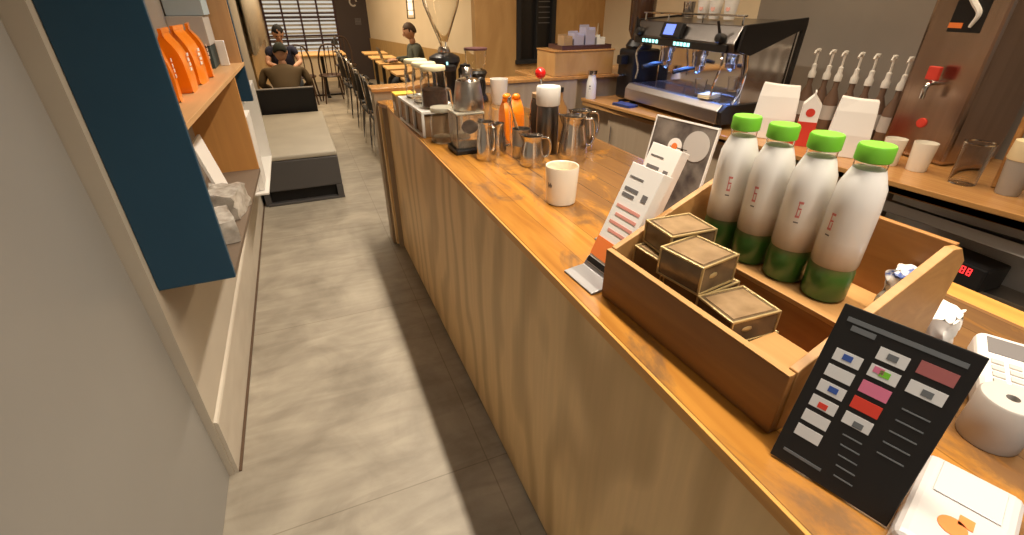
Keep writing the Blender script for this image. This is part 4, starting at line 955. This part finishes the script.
# local frame: y along the width (away), x toward the staff side
W_, H_ = 0.143, 0.238; LE = R(20.5)
mx = Matrix.Translation((0, 0, 0.003)) @ Matrix.Rotation(LE, 4, 'Y')
obj('board', add_box(BM(), 0, 0.004, -W_/2, W_/2, 0, H_, mx), M['black'], pc, 0.0012)
obj('stand_leg', add_box(BM(), 0.004, 0.007, -0.03, 0.03, 0.0, 0.17, Matrix.Translation((0.115, 0, 0.0)) @ Matrix.Rotation(R(-18), 4, 'Y')), M['black'], pc)
def chip(name, cu, cv, w_, h, m, parent=pc, e=-0.0007):
    return obj(name, add_box(BM(), e, 0.0005, W_/2-cu-w_, W_/2-cu, H_-cv-h, H_-cv, mx), m, parent)
M['cardwhite'] = mat('logo_white', (0.62, 0.62, 0.62), 0.5); M['cardpink'] = mat('logo_pink', (0.62, 0.17, 0.28), 0.5)
M['carddull'] = mat('logo_dull_red', (0.34, 0.11, 0.11), 0.5); M['cardred'] = mat('logo_red', (0.62, 0.05, 0.03), 0.5); M['printdim'] = mat('print_dim', (0.13, 0.14, 0.15), 0.5)
chip('heading_line', 0.010, 0.014, 0.122, 0.006, M['printdim']); 
cw, chh = 0.031, 0.0165
cols = [0.014, 0.054, 0.094]
grid = [
 [None, 'cardwhite', 'carddull'],
 ['cardwhite', 'cardwhite', 'cardwhite'],
 ['cardwhite', 'cardpink', None],
 ['cardwhite', 'cardred', None],
 ['cardwhite', 'cardwhite', None],
 ['cardwhite', None, None],
]
# left column sits one half row lower than the others
for r_ in range(6):
    for c in range(3):
        g = grid[r_][c]
        if not g: continue
        v = 0.034 + r_*0.0235 + (0.0 if c else 0.0)
        if c == 2: v = 0.030 + r_*0.026
        chip('logo_chip', cols[c], v, cw if c < 2 else 0.036, chh, M[g])
chip('logo_chip', cols[0], 0.034+6*0.0235, cw, chh, M['cardwhite'])
for (u, v, m_) in ((0.024, 0.061, 'bluep'), (0.065, 0.061, 'green'), (0.058, 0.059, 'cardpink'), (0.026, 0.108, 'bluep'), (0.024, 0.1345, 'cardred'), (0.066, 0.1355, 'printdim'), (0.108, 0.061, 'printdim'), (0.064, 0.038, 'printdim')):
    chip('logo_mark', u, v, 0.011, 0.008, M[m_], e=-0.0011)
for k in range(5): chip('fine_print', 0.062+0.003*k, 0.158+0.014*k, 0.022, 0.0018, M['printdim'])
for k in range(5): chip('fine_print', 0.100, 0.093+0.016*k, 0.028, 0.0018, M['printdim'])
chip('fine_print', 0.018, 0.023, 0.027, 0.007, M['printdim']); chip('fine_print', 0.012, 0.217, 0.048, 0.004, M['printdim'])

M['packwhite'] = mat('tissue_wrap', (0.56, 0.53, 0.52), 0.35)
# white tissue pack with an orange emblem
t = thing('tissue_pack', 'white tissue pack with an orange emblem lying right of the payment sign', 'pack', (0.628, 0.108, Z), R(18))
bm = add_box(BM(), -0.085, 0.085, -0.05, 0.05, 0, 0.038); obj('wrapper', bm, M['packwhite'], t, 0.012, seg=3)
bm = BM(); add_lathe(bm, [(0, 0), (0.014, 0), (0.014, 0.0008), (0, 0.0008)], 20, c=(-0.03, 0.005, 0.0382)); add_box(bm, -0.022, -0.005, -0.012, 0.002, 0.0382, 0.039)
obj('emblem', bm, M['orangeprint'], t)
box('tear_flap', M['packwhite'], (0.012, 0.074, -0.032, 0.032, 0.0385, 0.0400), t, 0.001)
# clutter behind the sign
t = thing('card_terminal', 'white handheld card terminal lying behind the payment sign', 'card terminal', (0.985, 0.225, Z), R(-62))
bm = add_box(BM(), -0.045, 0.045, -0.095, 0.095, 0, 0.05); obj('body', bm, M['whiteg'], t, 0.014, seg=3)
box('screen', M['greyprint'], (-0.032, 0.032, 0.02, 0.075, 0.0495, 0.0515), t, 0.001)
bm = BM()
for i in range(3):
    for j in range(4): add_box(bm, -0.030+i*0.022, -0.014+i*0.022, -0.075+j*0.02, -0.062+j*0.02, 0.0495, 0.053)
obj('keypad', bm, M['greybox'], t, 0.001)
tag(obj('paper_roll', add_lathe(BM(), [(0.008, 0), (0.036, 0), (0.037, 0.002), (0.037, 0.075), (0.035, 0.078), (0.008, 0.078), (0.008, 0.0)], 32), M['greybox'], None, smooth=True, loc=(0.845, 0.175, Z)), 'grey white receipt paper roll standing behind the payment sign', 'paper roll')
packet('snack_pouch', (0.985, 0.338, Z), R(15), (0.075, 0.045, 0.085), M['white'], 'crumpled white paper pouch behind the near end of the crate', 'pouch', seed=33)
packet('dark_pouch', (0.925, 0.285, Z), R(20), (0.06, 0.045, 0.045), mat('grey_blue_film', (0.14, 0.16, 0.20), 0.4), 'small dark grey pouch in front of the crumpled white pouch', 'pouch', seed=35)
t = thing('receipt_printer', 'black receipt printer at the right edge behind the tissue pack', 'printer', (0.86, 0.05, Z), R(10))
obj('housing', add_box(BM(), -0.07, 0.07, -0.08, 0.055, 0, 0.06), M['black'], t, 0.012, seg=3)
box('paper_slot', M['darksteel'], (-0.05, 0.05, -0.02, -0.012, 0.0595, 0.0615), t, 0)

# ------------------------------------------------------------------ back bar
HB = 0.95
bb = thing('back_bar', 'low back bar unit with tan doors behind the staff aisle', 'counter', (0, 0, 0))
def ex(y): return 2.285 - 0.104*y      # front line of the bar
def barprism(o0, y0, y1, x1, z0, z1): return add_prism(BM(), [(ex(y0)+o0, y0), (x1, y0), (x1, y1), (ex(y1)+o0, y1)], z0, z1)
for k, (y0, y1) in enumerate(((1.22, 1.80), (1.81, 2.40), (2.41, 2.99))):
    d = obj('cabinet_door', barprism(0.05, y0, y1, ex(y0)+0.075, 0.10, HB-0.055), M['tan'], bb, 0.002)
    ym = y1-0.06
    obj('door_handle', add_tube(BM(), [(ex(ym)+0.035, ym, 0.66), (ex(ym)+0.035, ym, 0.80)], 0.006), M['steel'], d, smooth=True)
obj('carcass', add_prism(BM(), [(ex(1.2)+0.078, 1.21), (2.94, 1.21), (2.94, 3.26), (ex(3.26)+0.078, 3.26)], 0.0, HB-0.055), M['tan'], bb)
obj('side_panel', add_prism(BM(), [(ex(-0.7)+0.06, -0.75), (2.94, -0.75), (2.94, -0.72), (ex(-0.7)+0.06, -0.72)], 0.0, HB-0.055), M['brushed'], bb)
obj('apron', barprism(0.02, -0.7, 1.2, ex(1.2)+0.045, HB-0.135, HB-0.085), M['greybox'], bb, 0.002)
obj('lower_shelf', barprism(0.06, -0.7, 1.2, 2.94, 0.60, 0.62), M['brushed'], bb, 0.002)
obj('open_back', add_box(BM(), 2.40, 2.43, -0.7, 1.2, 0.62, HB-0.055), M['whiteg'], bb)
for y in (0.42, 0.0): obj('upright', add_box(BM(), ex(y)+0.05, ex(y)+0.08, y-0.015, y+0.015, 0.0, HB-0.126), M['black'], bb)
bt = tag(obj('bar_worktop', barprism(0.0, -0.8, 3.26, 2.945, HB-0.022, HB), M['barwood'], None, 0.003), 'glossy wooden top of the back bar under the espresso machine', 'worktop')
plabel(obj('front_rail', barprism(0.006, -0.8, 3.25, ex(1)+0.05, HB-0.052, HB-0.0225), M['cratelight'], bt, 0.002), 'lighter lower rail')
t = thing('under_counter_device', 'black box with red digits on the shelf under the back bar', 'appliance', (2.235, 0.87, 0.6205), R(-5))
obj('housing', add_box(BM(), 0, 0.14, -0.16, 0.14, 0, 0.10), M['black'], t, 0.008)
bm = BM()
for k in range(3):
    y = -0.065-k*0.022
    add_box(bm, -0.002, 0.001, y-0.007, y+0.007, 0.055, 0.058); add_box(bm, -0.002, 0.001, y-0.007, y+0.007, 0.068, 0.071); add_box(bm, -0.002, 0.001, y-0.007, y-0.004, 0.055, 0.084); add_box(bm, -0.002, 0.001, y+0.004, y+0.007, 0.055, 0.084); add_box(bm, -0.002, 0.001, y-0.007, y+0.007, 0.081, 0.084)
plabel(obj('red_digits', bm, M['redled'], t), 'glowing red digits')
tag(box('steel_drawer_unit', M['brushed'], (2.30, 2.39, 0.05, 0.36, 0.6205, 0.80), None, 0.004), 'plain steel drawer unit on the under bar shelf right of the black box', 'drawer unit')

# ------------------------------------------------------------------ espresso machine
em = thing('espresso_machine', 'wide steel espresso machine with a black side wing on the back bar', 'espresso machine', (2.13, 2.06, HB+0.0005))
Lm = 0.93; em.scale = (0.93, 1, 1)
for x in (0.06, 0.45):
    for y in (0.05, Lm-0.05): obj('foot', add_lathe(BM(), [(0, 0), (0.025, 0), (0.02, 0.024), (0, 0.024)], 16, c=(x, y, 0)), M['black'], em, smooth=True)
bm = add_prism(BM(), [(0, 0.03), (0.0, 0.10), (0.03, 0.135), (0.50, 0.135), (0.50, 0.025), (0.04, 0.025)], 0.02, Lm-0.02, Matrix(((1,0,0,0),(0,0,1,0),(0,1,0,0),(0,0,0,1))))
plabel(obj('drip_tray_body', bm, M['brushed'], em, 0.004), 'brushed steel drip tray front')
bm = BM()
for k in range(30): add_box(bm, 0.05, 0.27, 0.06+k*0.0275, 0.072+k*0.0275, 0.137, 0.142)
obj('drip_grate', bm, M['chrome'], em)
obj('back_body', add_box(BM(), 0.28, 0.50, 0.03, Lm-0.03, 0.136, 0.41), M['steel'], em, 0.004)
plabel(obj('back_splash', add_box(BM(), 0.272, 0.279, 0.06, Lm-0.06, 0.15, 0.38), M['chrome'], em), 'mirror splash panel')
bm = add_prism(BM(), [(0.03, 0.395), (0.02, 0.44), (0.07, 0.53), (0.50, 0.55), (0.50, 0.411), (0.20, 0.38)], 0.02, Lm-0.02, Matrix(((1,0,0,0),(0,0,1,0),(0,1,0,0),(0,0,0,1))))
plabel(obj('head_body', bm, M['darksteel'], em, 0.006), 'dark steel upper head')
obj('button_band', add_box(BM(), 0.014, 0.03, 0.06, Lm-0.05, 0.397, 0.437), M['black'], em, 0.003)
for (a, b) in ((0.34, 0.49), (0.63, 0.80)):
    for k in range(5):
        y = a + (b-a)*(k+0.5)/5; plabel(box('lit_button', M['led'], (0.0115, 0.0139, y-0.011, y+0.011, 0.407, 0.427), em, 0.001), 'glowing cyan button')
dm = obj('display_housing', add_box(BM(), 0, 0.03, -0.09, 0.09, 0, 0.085, Matrix.Translation((-0.008, 0.52, 0.452)) @ Matrix.Rotation(R(20), 4, 'Y')), M['black'], em, 0.006)
obj('display', add_box(BM(), -0.001, 0.001, -0.045, 0.045, 0.012, 0.072, Matrix.Translation((-0.009, 0.53, 0.452)) @ Matrix.Rotation(R(20), 4, 'Y')), M['screen'], dm)
for y in (0.12, 0.84):
    k_ = obj('steam_knob', add_lathe(BM(), [(0, 0), (0.028, 0), (0.030, 0.01), (0.022, 0.04), (0, 0.045)], 20, mx=Matrix.Translation((0.035, y, 0.46)) @ Matrix.Rotation(R(-75), 4, 'Y')), M['black'], em, smooth=True)
    obj('knob_lever', add_tube(BM(), [(0.02, y, 0.46), (-0.01, y+0.01, 0.55)], [0.010, 0.007]), M['black'], k_, smooth=True)
    obj('steam_wand', add_tube(BM(), arc([(0.06, y, 0.40), (0.035, y+(0.03 if y > 0.5 else -0.03), 0.33), (0.04, y, 0.24), (0.03, y, 0.17)]), 0.007), M['chrome'], em, smooth=True)
for y in (0.36, 0.66):
    obj('group_head', add_lathe(BM(), [(0, 0.30), (0.036, 0.30), (0.040, 0.31), (0.040, 0.35), (0.048, 0.36), (0.048, 0.395), (0, 0.395)], 28, c=(0.13, y, 0)), M['chrome'], em, smooth=True)
    p_ = obj('portafilter', add_lathe(BM(), [(0, 0.255), (0.012, 0.255), (0.022, 0.27), (0.037, 0.275), (0.037, 0.299), (0, 0.299)], 24, c=(0.13, y, 0)), M['steel'], em, smooth=True)
    plabel(obj('handle', add_tube(BM(), [(0.095, y, 0.288), (0.03, y+0.01, 0.282), (-0.05, y+0.02, 0.268)], [0.009, 0.014, 0.012], 12), M['black'], p_, smooth=True), 'black portafilter handle')
# near side: mirror panel framed by a black wing, rear post and base
XZ = Matrix(((1,0,0,0),(0,0,1,0),(0,1,0,0),(0,0,0,1)))
plabel(obj('side_panel', add_prism(BM(), [(0.16, 0.10), (0.48, 0.10), (0.49, 0.50), (0.10, 0.42)], 0.006, 0.019, XZ), M['steel'], em, 0.001), 'mirror polished side panel')
plabel(obj('side_wing', add_prism(BM(), [(0.035, 0.41), (0.055, 0.535), (0.53, 0.565), (0.535, 0.535), (0.49, 0.50), (0.13, 0.385)], -0.012, 0.005, XZ), M['black'], em, 0.003), 'black side wing')
obj('side_wing', add_prism(BM(), [(0.035, 0.41), (0.055, 0.535), (0.53, 0.565), (0.535, 0.535), (0.49, 0.50), (0.13, 0.385)], Lm-0.008, Lm+0.010, XZ), M['black'], em, 0.003)
obj('rear_post', add_prism(BM(), [(0.475, 0.02), (0.505, 0.02), (0.535, 0.535), (0.50, 0.52)], -0.012, 0.005, XZ), M['black'], em, 0.002)
obj('base_side', add_prism(BM(), [(0.015, 0.03), (0.0, 0.10), (0.04, 0.132), (0.475, 0.132), (0.475, 0.02)], -0.012, 0.019, XZ), M['black'], em, 0.003)
plabel(obj('front_post', add_tube(BM(), arc([(0.12, -0.002, 0.39), (0.135, -0.004, 0.30), (0.12, -0.004, 0.20), (0.08, -0.002, 0.135)]), 0.008), M['chrome'], em, smooth=True), 'curved chrome front post')
obj('top_rail', add_tube(BM(), [(0.09, 0.03, 0.575), (0.09, Lm-0.03, 0.575)], 0.006), M['chrome'], em, smooth=True)
bm = BM()
for y in (0.05, 0.35, 0.65, 0.88): add_tube(bm, [(0.09, y, 0.525), (0.09, y, 0.575)], 0.005, 6)
obj('rail_post', bm, M['chrome'], em)
# things on and in the machine
zt = HB+0.0005+0.551
for k, (x, y, lb) in enumerate(((2.38, 2.38, 'white takeaway cup with a pink emblem on the espresso machine, nearest the side wing'), (2.38, 2.50, 'white takeaway cup with a pink emblem on the espresso machine, middle one'), (2.40, 2.62, 'white takeaway cup with a pink emblem on the espresso machine, farthest one'))):
    t = thing('takeaway_cup', lb, 'cup', (x, y, zt-0.004), R(200), 'takeaway cups on the espresso machine')
    obj('cup', add_lathe(BM(), cup_prof(0.030, 0.041, 0.11), 28), M['white'], t, smooth=True)
    obj('emblem', add_lathe(BM(), [(0, 0), (0.013, 0), (0.013, 0.001), (0, 0.001)], 18, mx=Matrix.Translation((0.0355, 0, 0.055)) @ Matrix.Rotation(R(84), 4, 'Y')), mat('faded_pink', (0.75, 0.40, 0.34), 0.6), t)
tag(obj('steel_cup', add_lathe(BM(), cup_prof(0.035, 0.04, 0.09), 24), M['steel'], None, smooth=True, loc=(2.46, 2.82, zt-0.003)), 'steel cup on top of the espresso machine near its far end', 'cup')
tag(obj('glass_cup', add_lathe(BM(), cup_prof(0.028, 0.036, 0.085), 24), M['glass'], None, smooth=True, loc=(2.25, 2.37, HB+0.1435)), 'clear cup standing on the drip tray of the espresso machine', 'cup')
packet('cleaning_cloth', (2.22, 2.255, HB+0.1435), 0.3, (0.12, 0.08, 0.022), M['cork'], 'cream cleaning cloth on the drip tray of the espresso machine', 'cloth', seed=41)
# black bean grinder left of the machine
t = thing('coffee_grinder', 'tall black coffee grinder at the far end of the back bar', 'grinder', (2.32, 3.125, HB+0.0005), R(-90))
obj('body', add_box(BM(), -0.10, 0.10, -0.10, 0.13, 0, 0.34), M['black'], t, 0.02, seg=3)
obj('head', add_lathe(BM(), [(0, 0.341), (0.09, 0.341), (0.095, 0.36), (0.07, 0.40), (0, 0.40)], 24), M['black'], t, smooth=True)
plabel(obj('hopper', add_lathe(BM(), [(0, 0.401), (0.06, 0.401), (0.085, 0.46), (0.09, 0.68), (0, 0.68)], 24), mat('brown_hopper', (0.05, 0.022, 0.012), 0.15, coat=0.6), t, smooth=True), 'dark brown hopper')
obj('chute', add_box(BM(), -0.03, 0.03, -0.16, -0.10, 0.24, 0.30), M['black'], t, 0.006)
obj('portafilter_fork', add_box(BM(), -0.035, 0.035, -0.17, -0.10, 0.16, 0.175), M['steel'], t, 0.003)
# bottle, cloth and small items at the far corner of the bar
t = thing('sauce_bottle', 'white bottle with a steel cap at the far corner of the back bar', 'bottle', (1.995, 3.205, HB+0.0005))
obj('body', add_lathe(BM(), [(0, 0), (0.036, 0), (0.038, 0.005), (0.036, 0.11), (0.026, 0.165), (0.026, 0.17), (0, 0.17)], 28), M['whiteg'], t, smooth=True)
obj('cap', add_lathe(BM(), [(0, 0.171), (0.033, 0.171), (0.035, 0.175), (0.035, 0.198), (0, 0.20)], 28), M['steel'], t, smooth=True)
bm = BM()
for k in range(3): add_box(bm, -0.0365, -0.0355, -0.006, 0.006, 0.05+k*0.018, 0.06+k*0.018, Matrix.Rotation(R(40), 4, 'Z'))
obj('label_print', bm, M['greyprint'], t)
packet('bar_cloth', (2.065, 2.86, HB+0.0005), 0.2, (0.09, 0.16, 0.016), M['cloth'], 'folded dark blue cloth on the bar in front of the black grinder', 'cloth', seed=51)
tag(box('tamping_mat', M['black'], (2.11, 2.22, 3.0 , 3.01, HB, HB+0.02), None, 0.003), 'thin black rubber strip beside the blue cloth', 'mat')

# paper bags, milk carton
def paper_bag(label, loc, rz, w_, d_, h):
    bm = BM(); rows = []
    for t_, s_, sd in ((0, 1.0, 1.0), (0.4, 1.0, 0.98), (0.8, 0.93, 0.7), (1.0, 0.86, 0.42)):
        rows.append([bm.verts.new((x*w_/2*s_, y*d_/2*sd, t_*h + (0.008 if t_ == 1 and x < 0 else 0))) for x, y in ((-1,-1),(0,-1.04),(1,-1),(0.94,0),(1,1),(0,1.04),(-1,1),(-0.94,0))])
    for a, b in zip(rows, rows[1:]):
        for i in range(8): bm.faces.new((a[i], a[(i+1)%8], b[(i+1)%8], b[i]))
    bm.faces.new(rows[0][::-1]); bm.faces.new(rows[-1])
    o = obj('paper_bag', bm, M['white'], None, 0.003, loc=loc, rot=(0, 0, rz)); return tag(o, label, 'bag', 'white paper bags on the back bar')
paper_bag('white paper bag on the back bar beside the espresso machine, left of the milk carton', (2.30, 1.845, HB+0.0005), R(-52), 0.20, 0.12, 0.265)
paper_bag('white paper bag on the back bar, right of the milk carton', (2.34, 1.455, HB+0.0005), R(-55), 0.17, 0.11, 0.255)
t = thing('milk_carton', 'white and red gable top milk carton between the two white paper bags', 'carton', (2.315, 1.66, HB+0.0005), R(-52))
bm = BM(); add_prism(bm, [(-0.04, 0), (0.04, 0), (0.04, 0.20), (0.003, 0.245), (0.003, 0.262), (-0.003, 0.262), (-0.003, 0.245), (-0.04, 0.20)], -0.04, 0.04, XZ); obj('carton', bm, M['white'], t, 0.001)
bm = BM(); add_box(bm, -0.041, 0.041, -0.041, 0.041, 0.0, 0.12); obj('red_panel', bm, M['cardred'], t)
obj('emblem', add_lathe(BM(), [(0, 0), (0.02, 0), (0.02, 0.001), (0, 0.001)], 20, mx=Matrix.Translation((0, -0.041, 0.165)) @ Matrix.Rotation(R(90), 4, 'X')), M['cardred'], t)
# syrup bottles with pumps
def pump():
    t = thing('syrup_bottle', '', 'bottle', (0,0,0), 0, 'syrup bottles with white pumps')
    obj('bottle', add_lathe(BM(), [(0, 0), (0.034, 0), (0.036, 0.005), (0.036, 0.15), (0.014, 0.20), (0.014, 0.235), (0, 0.235)], 24), M['syr'], t, smooth=True)
    p = obj('pump', add_lathe(BM(), [(0, 0.236), (0.019, 0.236), (0.019, 0.262), (0.012, 0.275), (0.012, 0.30), (0.006, 0.305), (0.006, 0.36), (0.012, 0.362), (0.012, 0.376), (0, 0.378)], 20), M['whiteg'], t, smooth=True)
    obj('spout', add_tube(BM(), [(-0.005, 0, 0.370), (-0.045, 0, 0.368), (-0.060, 0, 0.355)], 0.005), M['whiteg'], p, smooth=True)
    bm = add_lathe(BM(), [(0.0364, 0.05), (0.0366, 0.05), (0.0366, 0.12), (0.0364, 0.12)], 24); obj('label', bm, M['greybox'], t, smooth=True)
    return t
M['syr'] = mat('syrup_glass', (0.16, 0.10, 0.07), 0.12, coat=0.5)
p0 = pump(); p0.scale = (1, 1, 1.09)
ys = [2.02, 1.935, 1.86, 1.775, 1.69, 1.61, 1.53]
nm = ['nearest the espresso machine', 'second from the espresso machine', 'third from the espresso machine', 'in the middle of the row', 'third from the water tower', 'second from the water tower', 'nearest the water tower']
for k, y in enumerate(ys):
    lb = 'syrup bottle with a white pump, ' + nm[k]; x = 2.735 + 0.008*(k % 2)
    if k == 0: p0.location = (x, y, HB+0.0005); p0.rotation_euler = (0, 0, R(20)); p0['label'] = lb
    else: dup(p0, (x, y, HB+0.0005), R(20), lb)
# water tower
t = thing('water_dispenser', 'tall steel water dispenser tower with red taps on the back bar', 'dispenser', (2.58, 1.30, HB+0.0005), R(-8))
obj('cabinet', add_box(BM(), 0, 0.33, -0.155, 0.155, 0, 1.0), M['warmsteel'], t, 0.02, seg=3)
plabel(obj('badge', add_box(BM(), -0.002, 0.001, -0.075, 0.055, 0.53, 0.75), M['black'], t, 0.001), 'black badge with a white curl')
pts = arc([(-0.003, -0.02, 0.72), (-0.003, 0.02, 0.68), (-0.003, -0.01, 0.64), (-0.003, -0.045, 0.60), (-0.003, -0.03, 0.55)])
obj('badge_curl', add_tube(BM(), pts, [0.006+0.006*math.sin(PI*i/(len(pts)-1)) for i in range(len(pts))], 8), M['white'], t)
box('badge_band', M['orangeprint'], (-0.003, -0.0021, 0.0, 0.055, 0.545, 0.565), t, 0)
for y in (0.0,):
    tap = obj('tap', add_tube(BM(), arc([(0.0, y, 0.33), (-0.05, y, 0.33), (-0.065, y, 0.31), (-0.065, y, 0.27)]), 0.011, 10), M['chrome'], t, smooth=True)
    plabel(obj('tap_lever', add_box(BM(), -0.06, -0.04, y-0.025, y+0.025, 0.345, 0.40), M['cardred'], tap, 0.004), 'red tap lever')
obj('push_button', add_lathe(BM(), [(0, 0), (0.022, 0), (0.02, 0.008), (0, 0.01)], 20, mx=Matrix.Translation((0, 0.0, 0.16)) @ Matrix.Rotation(R(-90), 4, 'Y')), M['cardred'], t, smooth=True)
# cups, glasses, tumblers
for (x, y, r, h, lb) in ((2.385, 1.27, 0.042, 0.115, 'white cup on the back bar in front of the water tower, left of the pair'), (2.41, 1.165, 0.044, 0.12, 'white cup on the back bar in front of the water tower, right of the pair')):
    t = thing('ceramic_cup', lb, 'cup', (x, y, HB+0.0005), R(30), 'white cups by the water tower')
    obj('body', add_lathe(BM(), cup_prof(r*0.85, r, h), 28), M['ceramic'], t, smooth=True)
    obj('handle', add_tube(BM(), arc([(r*0.9, 0, h*0.8), (r*1.6, 0, h*0.75), (r*1.6, 0, h*0.35), (r*0.86, 0, h*0.25)]), 0.005), M['ceramic'], t, smooth=True)
t = thing('mixing_glass', 'tall clear mixing glass with a steel rim right of the white cups', 'glass', (2.40, 0.985, HB+0.0005))
obj('glass', add_lathe(BM(), cup_prof(0.045, 0.05, 0.16), 28), M['glass'], t, smooth=True)
obj('rim', add_lathe(BM(), [(0.0475, 0.161), (0.052, 0.161), (0.052, 0.166), (0.0475, 0.166), (0.0475, 0.161)], 28), M['steel'], t, smooth=True)
for k in range(2):
    o = obj('bar_stick', add_tube(BM(), [(2.46+0.06*k, 0.90-0.02*k, HB+0.003), (2.50+0.06*k, 0.93-0.02*k, HB+0.28)], [0.014, 0.011], 12), M['crate'] if k == 0 else M['brushed'], None, smooth=True)
    tag(o, ['wooden muddler standing behind the tall mixing glass', 'steel tube standing right of the wooden muddler'][k], 'bar tool')
t = thing('tumbler', 'clear tumbler with a wide cream lid on the back bar at the right', 'tumbler', (2.42, 0.845, HB+0.0005))
obj('cup', add_lathe(BM(), cup_prof(0.036, 0.048, 0.13), 28), mat('frosted', (0.55, 0.50, 0.44), 0.4, trans=0.4), t, smooth=True)
obj('lid', add_lathe(BM(), [(0, 0.131), (0.050, 0.131), (0.052, 0.135), (0.050, 0.20), (0, 0.203)], 28), M['cork'], t, smooth=True)
t = thing('blender', 'black countertop blender at the right end of the back bar', 'blender', (2.62, 0.72, HB+0.0005), R(-10))
obj('base', add_prism(BM(), [(-0.10,-0.10),(0.10,-0.10),(0.10,0.10),(-0.10,0.10)], 0, 0.17), M['black'], t, 0.02, seg=3)
obj('jug', add_lathe(BM(), [(0, 0.171), (0.06, 0.171), (0.085, 0.36), (0.081, 0.36), (0.056, 0.176), (0, 0.176)], 24), M['smoked'], t, smooth=True)
obj('lid', add_lathe(BM(), [(0, 0.361), (0.09, 0.361), (0.09, 0.385), (0.04, 0.40), (0, 0.40)], 24), M['black'], t, smooth=True)
tag(box('black_tin', M['black'], (2.36, 2.46, 0.60, 0.73, HB+0.0005, HB+0.12), None, 0.006), 'black tin on the back bar right of the cream lidded tumbler', 'tin')

# ------------------------------------------------------------------ lamps
def lamp_fixture(label, loc, size):
    t = thing('ceiling_lamp', label, 'lamp', loc)
    obj('housing', add_box(BM(), -size[0]/2-0.015, size[0]/2+0.015, -size[1]/2-0.015, size[1]/2+0.015, 0.012, 0.06), M['black'], t)
    return t
def area(name, loc, sx, sy, power, col, rot=(0,0,0)):
    d = bpy.data.lights.new(name, 'AREA'); d.shape = 'RECTANGLE'; d.size = sx; d.size_y = sy; d.energy = power; d.color = col
    o = bpy.data.objects.new(name, d); C.objects.link(o); o.location = loc; o.rotation_euler = rot; return o
WARM = (1.0, 0.78, 0.52); SOFT = (1.0, 0.87, 0.70); NEU = (1.0, 0.94, 0.87)
lamp_fixture('long narrow linear lamp hung above the service counter', (0.84, 2.0, 2.80), (0.05, 5.0))
a_ = area('counter_linear_light', (0.84, 2.0, 2.80), 0.05, 5.0, 92, SOFT); a_.data.spread = R(125)
lamp_fixture('unseen ceiling lamp added as fill above the far dining tables', (0.6, 8.6, 2.9), (1.6, 4.0))
a_ = area('dining_fill', (0.6, 8.6, 2.90), 1.6, 4.0, 110, WARM); a_.data.spread = R(140)  # added warm fill, no such lamp in view
lamp_fixture('unseen ceiling lamp added to light the back bar', (2.2, 1.6, 2.9), (0.3, 3.4))
area('bar_fill', (2.2, 1.6, 2.90), 0.3, 3.4, 40, WARM)  # unseen light added to brighten the bar
lamp_fixture('unseen lamp housing added for fill light behind the viewer', (0.4, -1.6, 2.9), (1.6, 1.0))
a_ = area('entrance_fill', (0.4, -1.6, 2.90), 1.6, 1.0, 26, NEU); a_.data.spread = R(130)  # added fill from behind the camera, in place of entrance daylight
area('machine_led', (2.22, 2.52, HB+0.385), 0.06, 0.6, 5.5, (0.12, 0.3, 1.0))

wd = bpy.data.worlds.new('World'); S.world = wd; wd.use_nodes = True
wd.node_tree.nodes['Background'].inputs['Color'].default_value = (1.0, 0.93, 0.82, 1); wd.node_tree.nodes['Background'].inputs['Strength'].default_value = 0.65

# ------------------------------------------------------------------ camera
cd = bpy.data.cameras.new('camera'); cam = bpy.data.objects.new('camera', cd); C.objects.link(cam)
cam.location = (0, 0, 1.6); cam.rotation_euler = (R(90-29.588), 0, R(-22.875))
cd.sensor_fit = 'HORIZONTAL'; cd.sensor_width = 36; cd.lens = 472/1024*36; cd.clip_start = 0.02; cd.clip_end = 60
S.camera = cam
S.view_settings.view_transform = 'Standard'; S.view_settings.look = 'None'; S.view_settings.gamma = 1.0; S.view_settings.exposure = 0.0
S.view_settings.use_curve_mapping = False
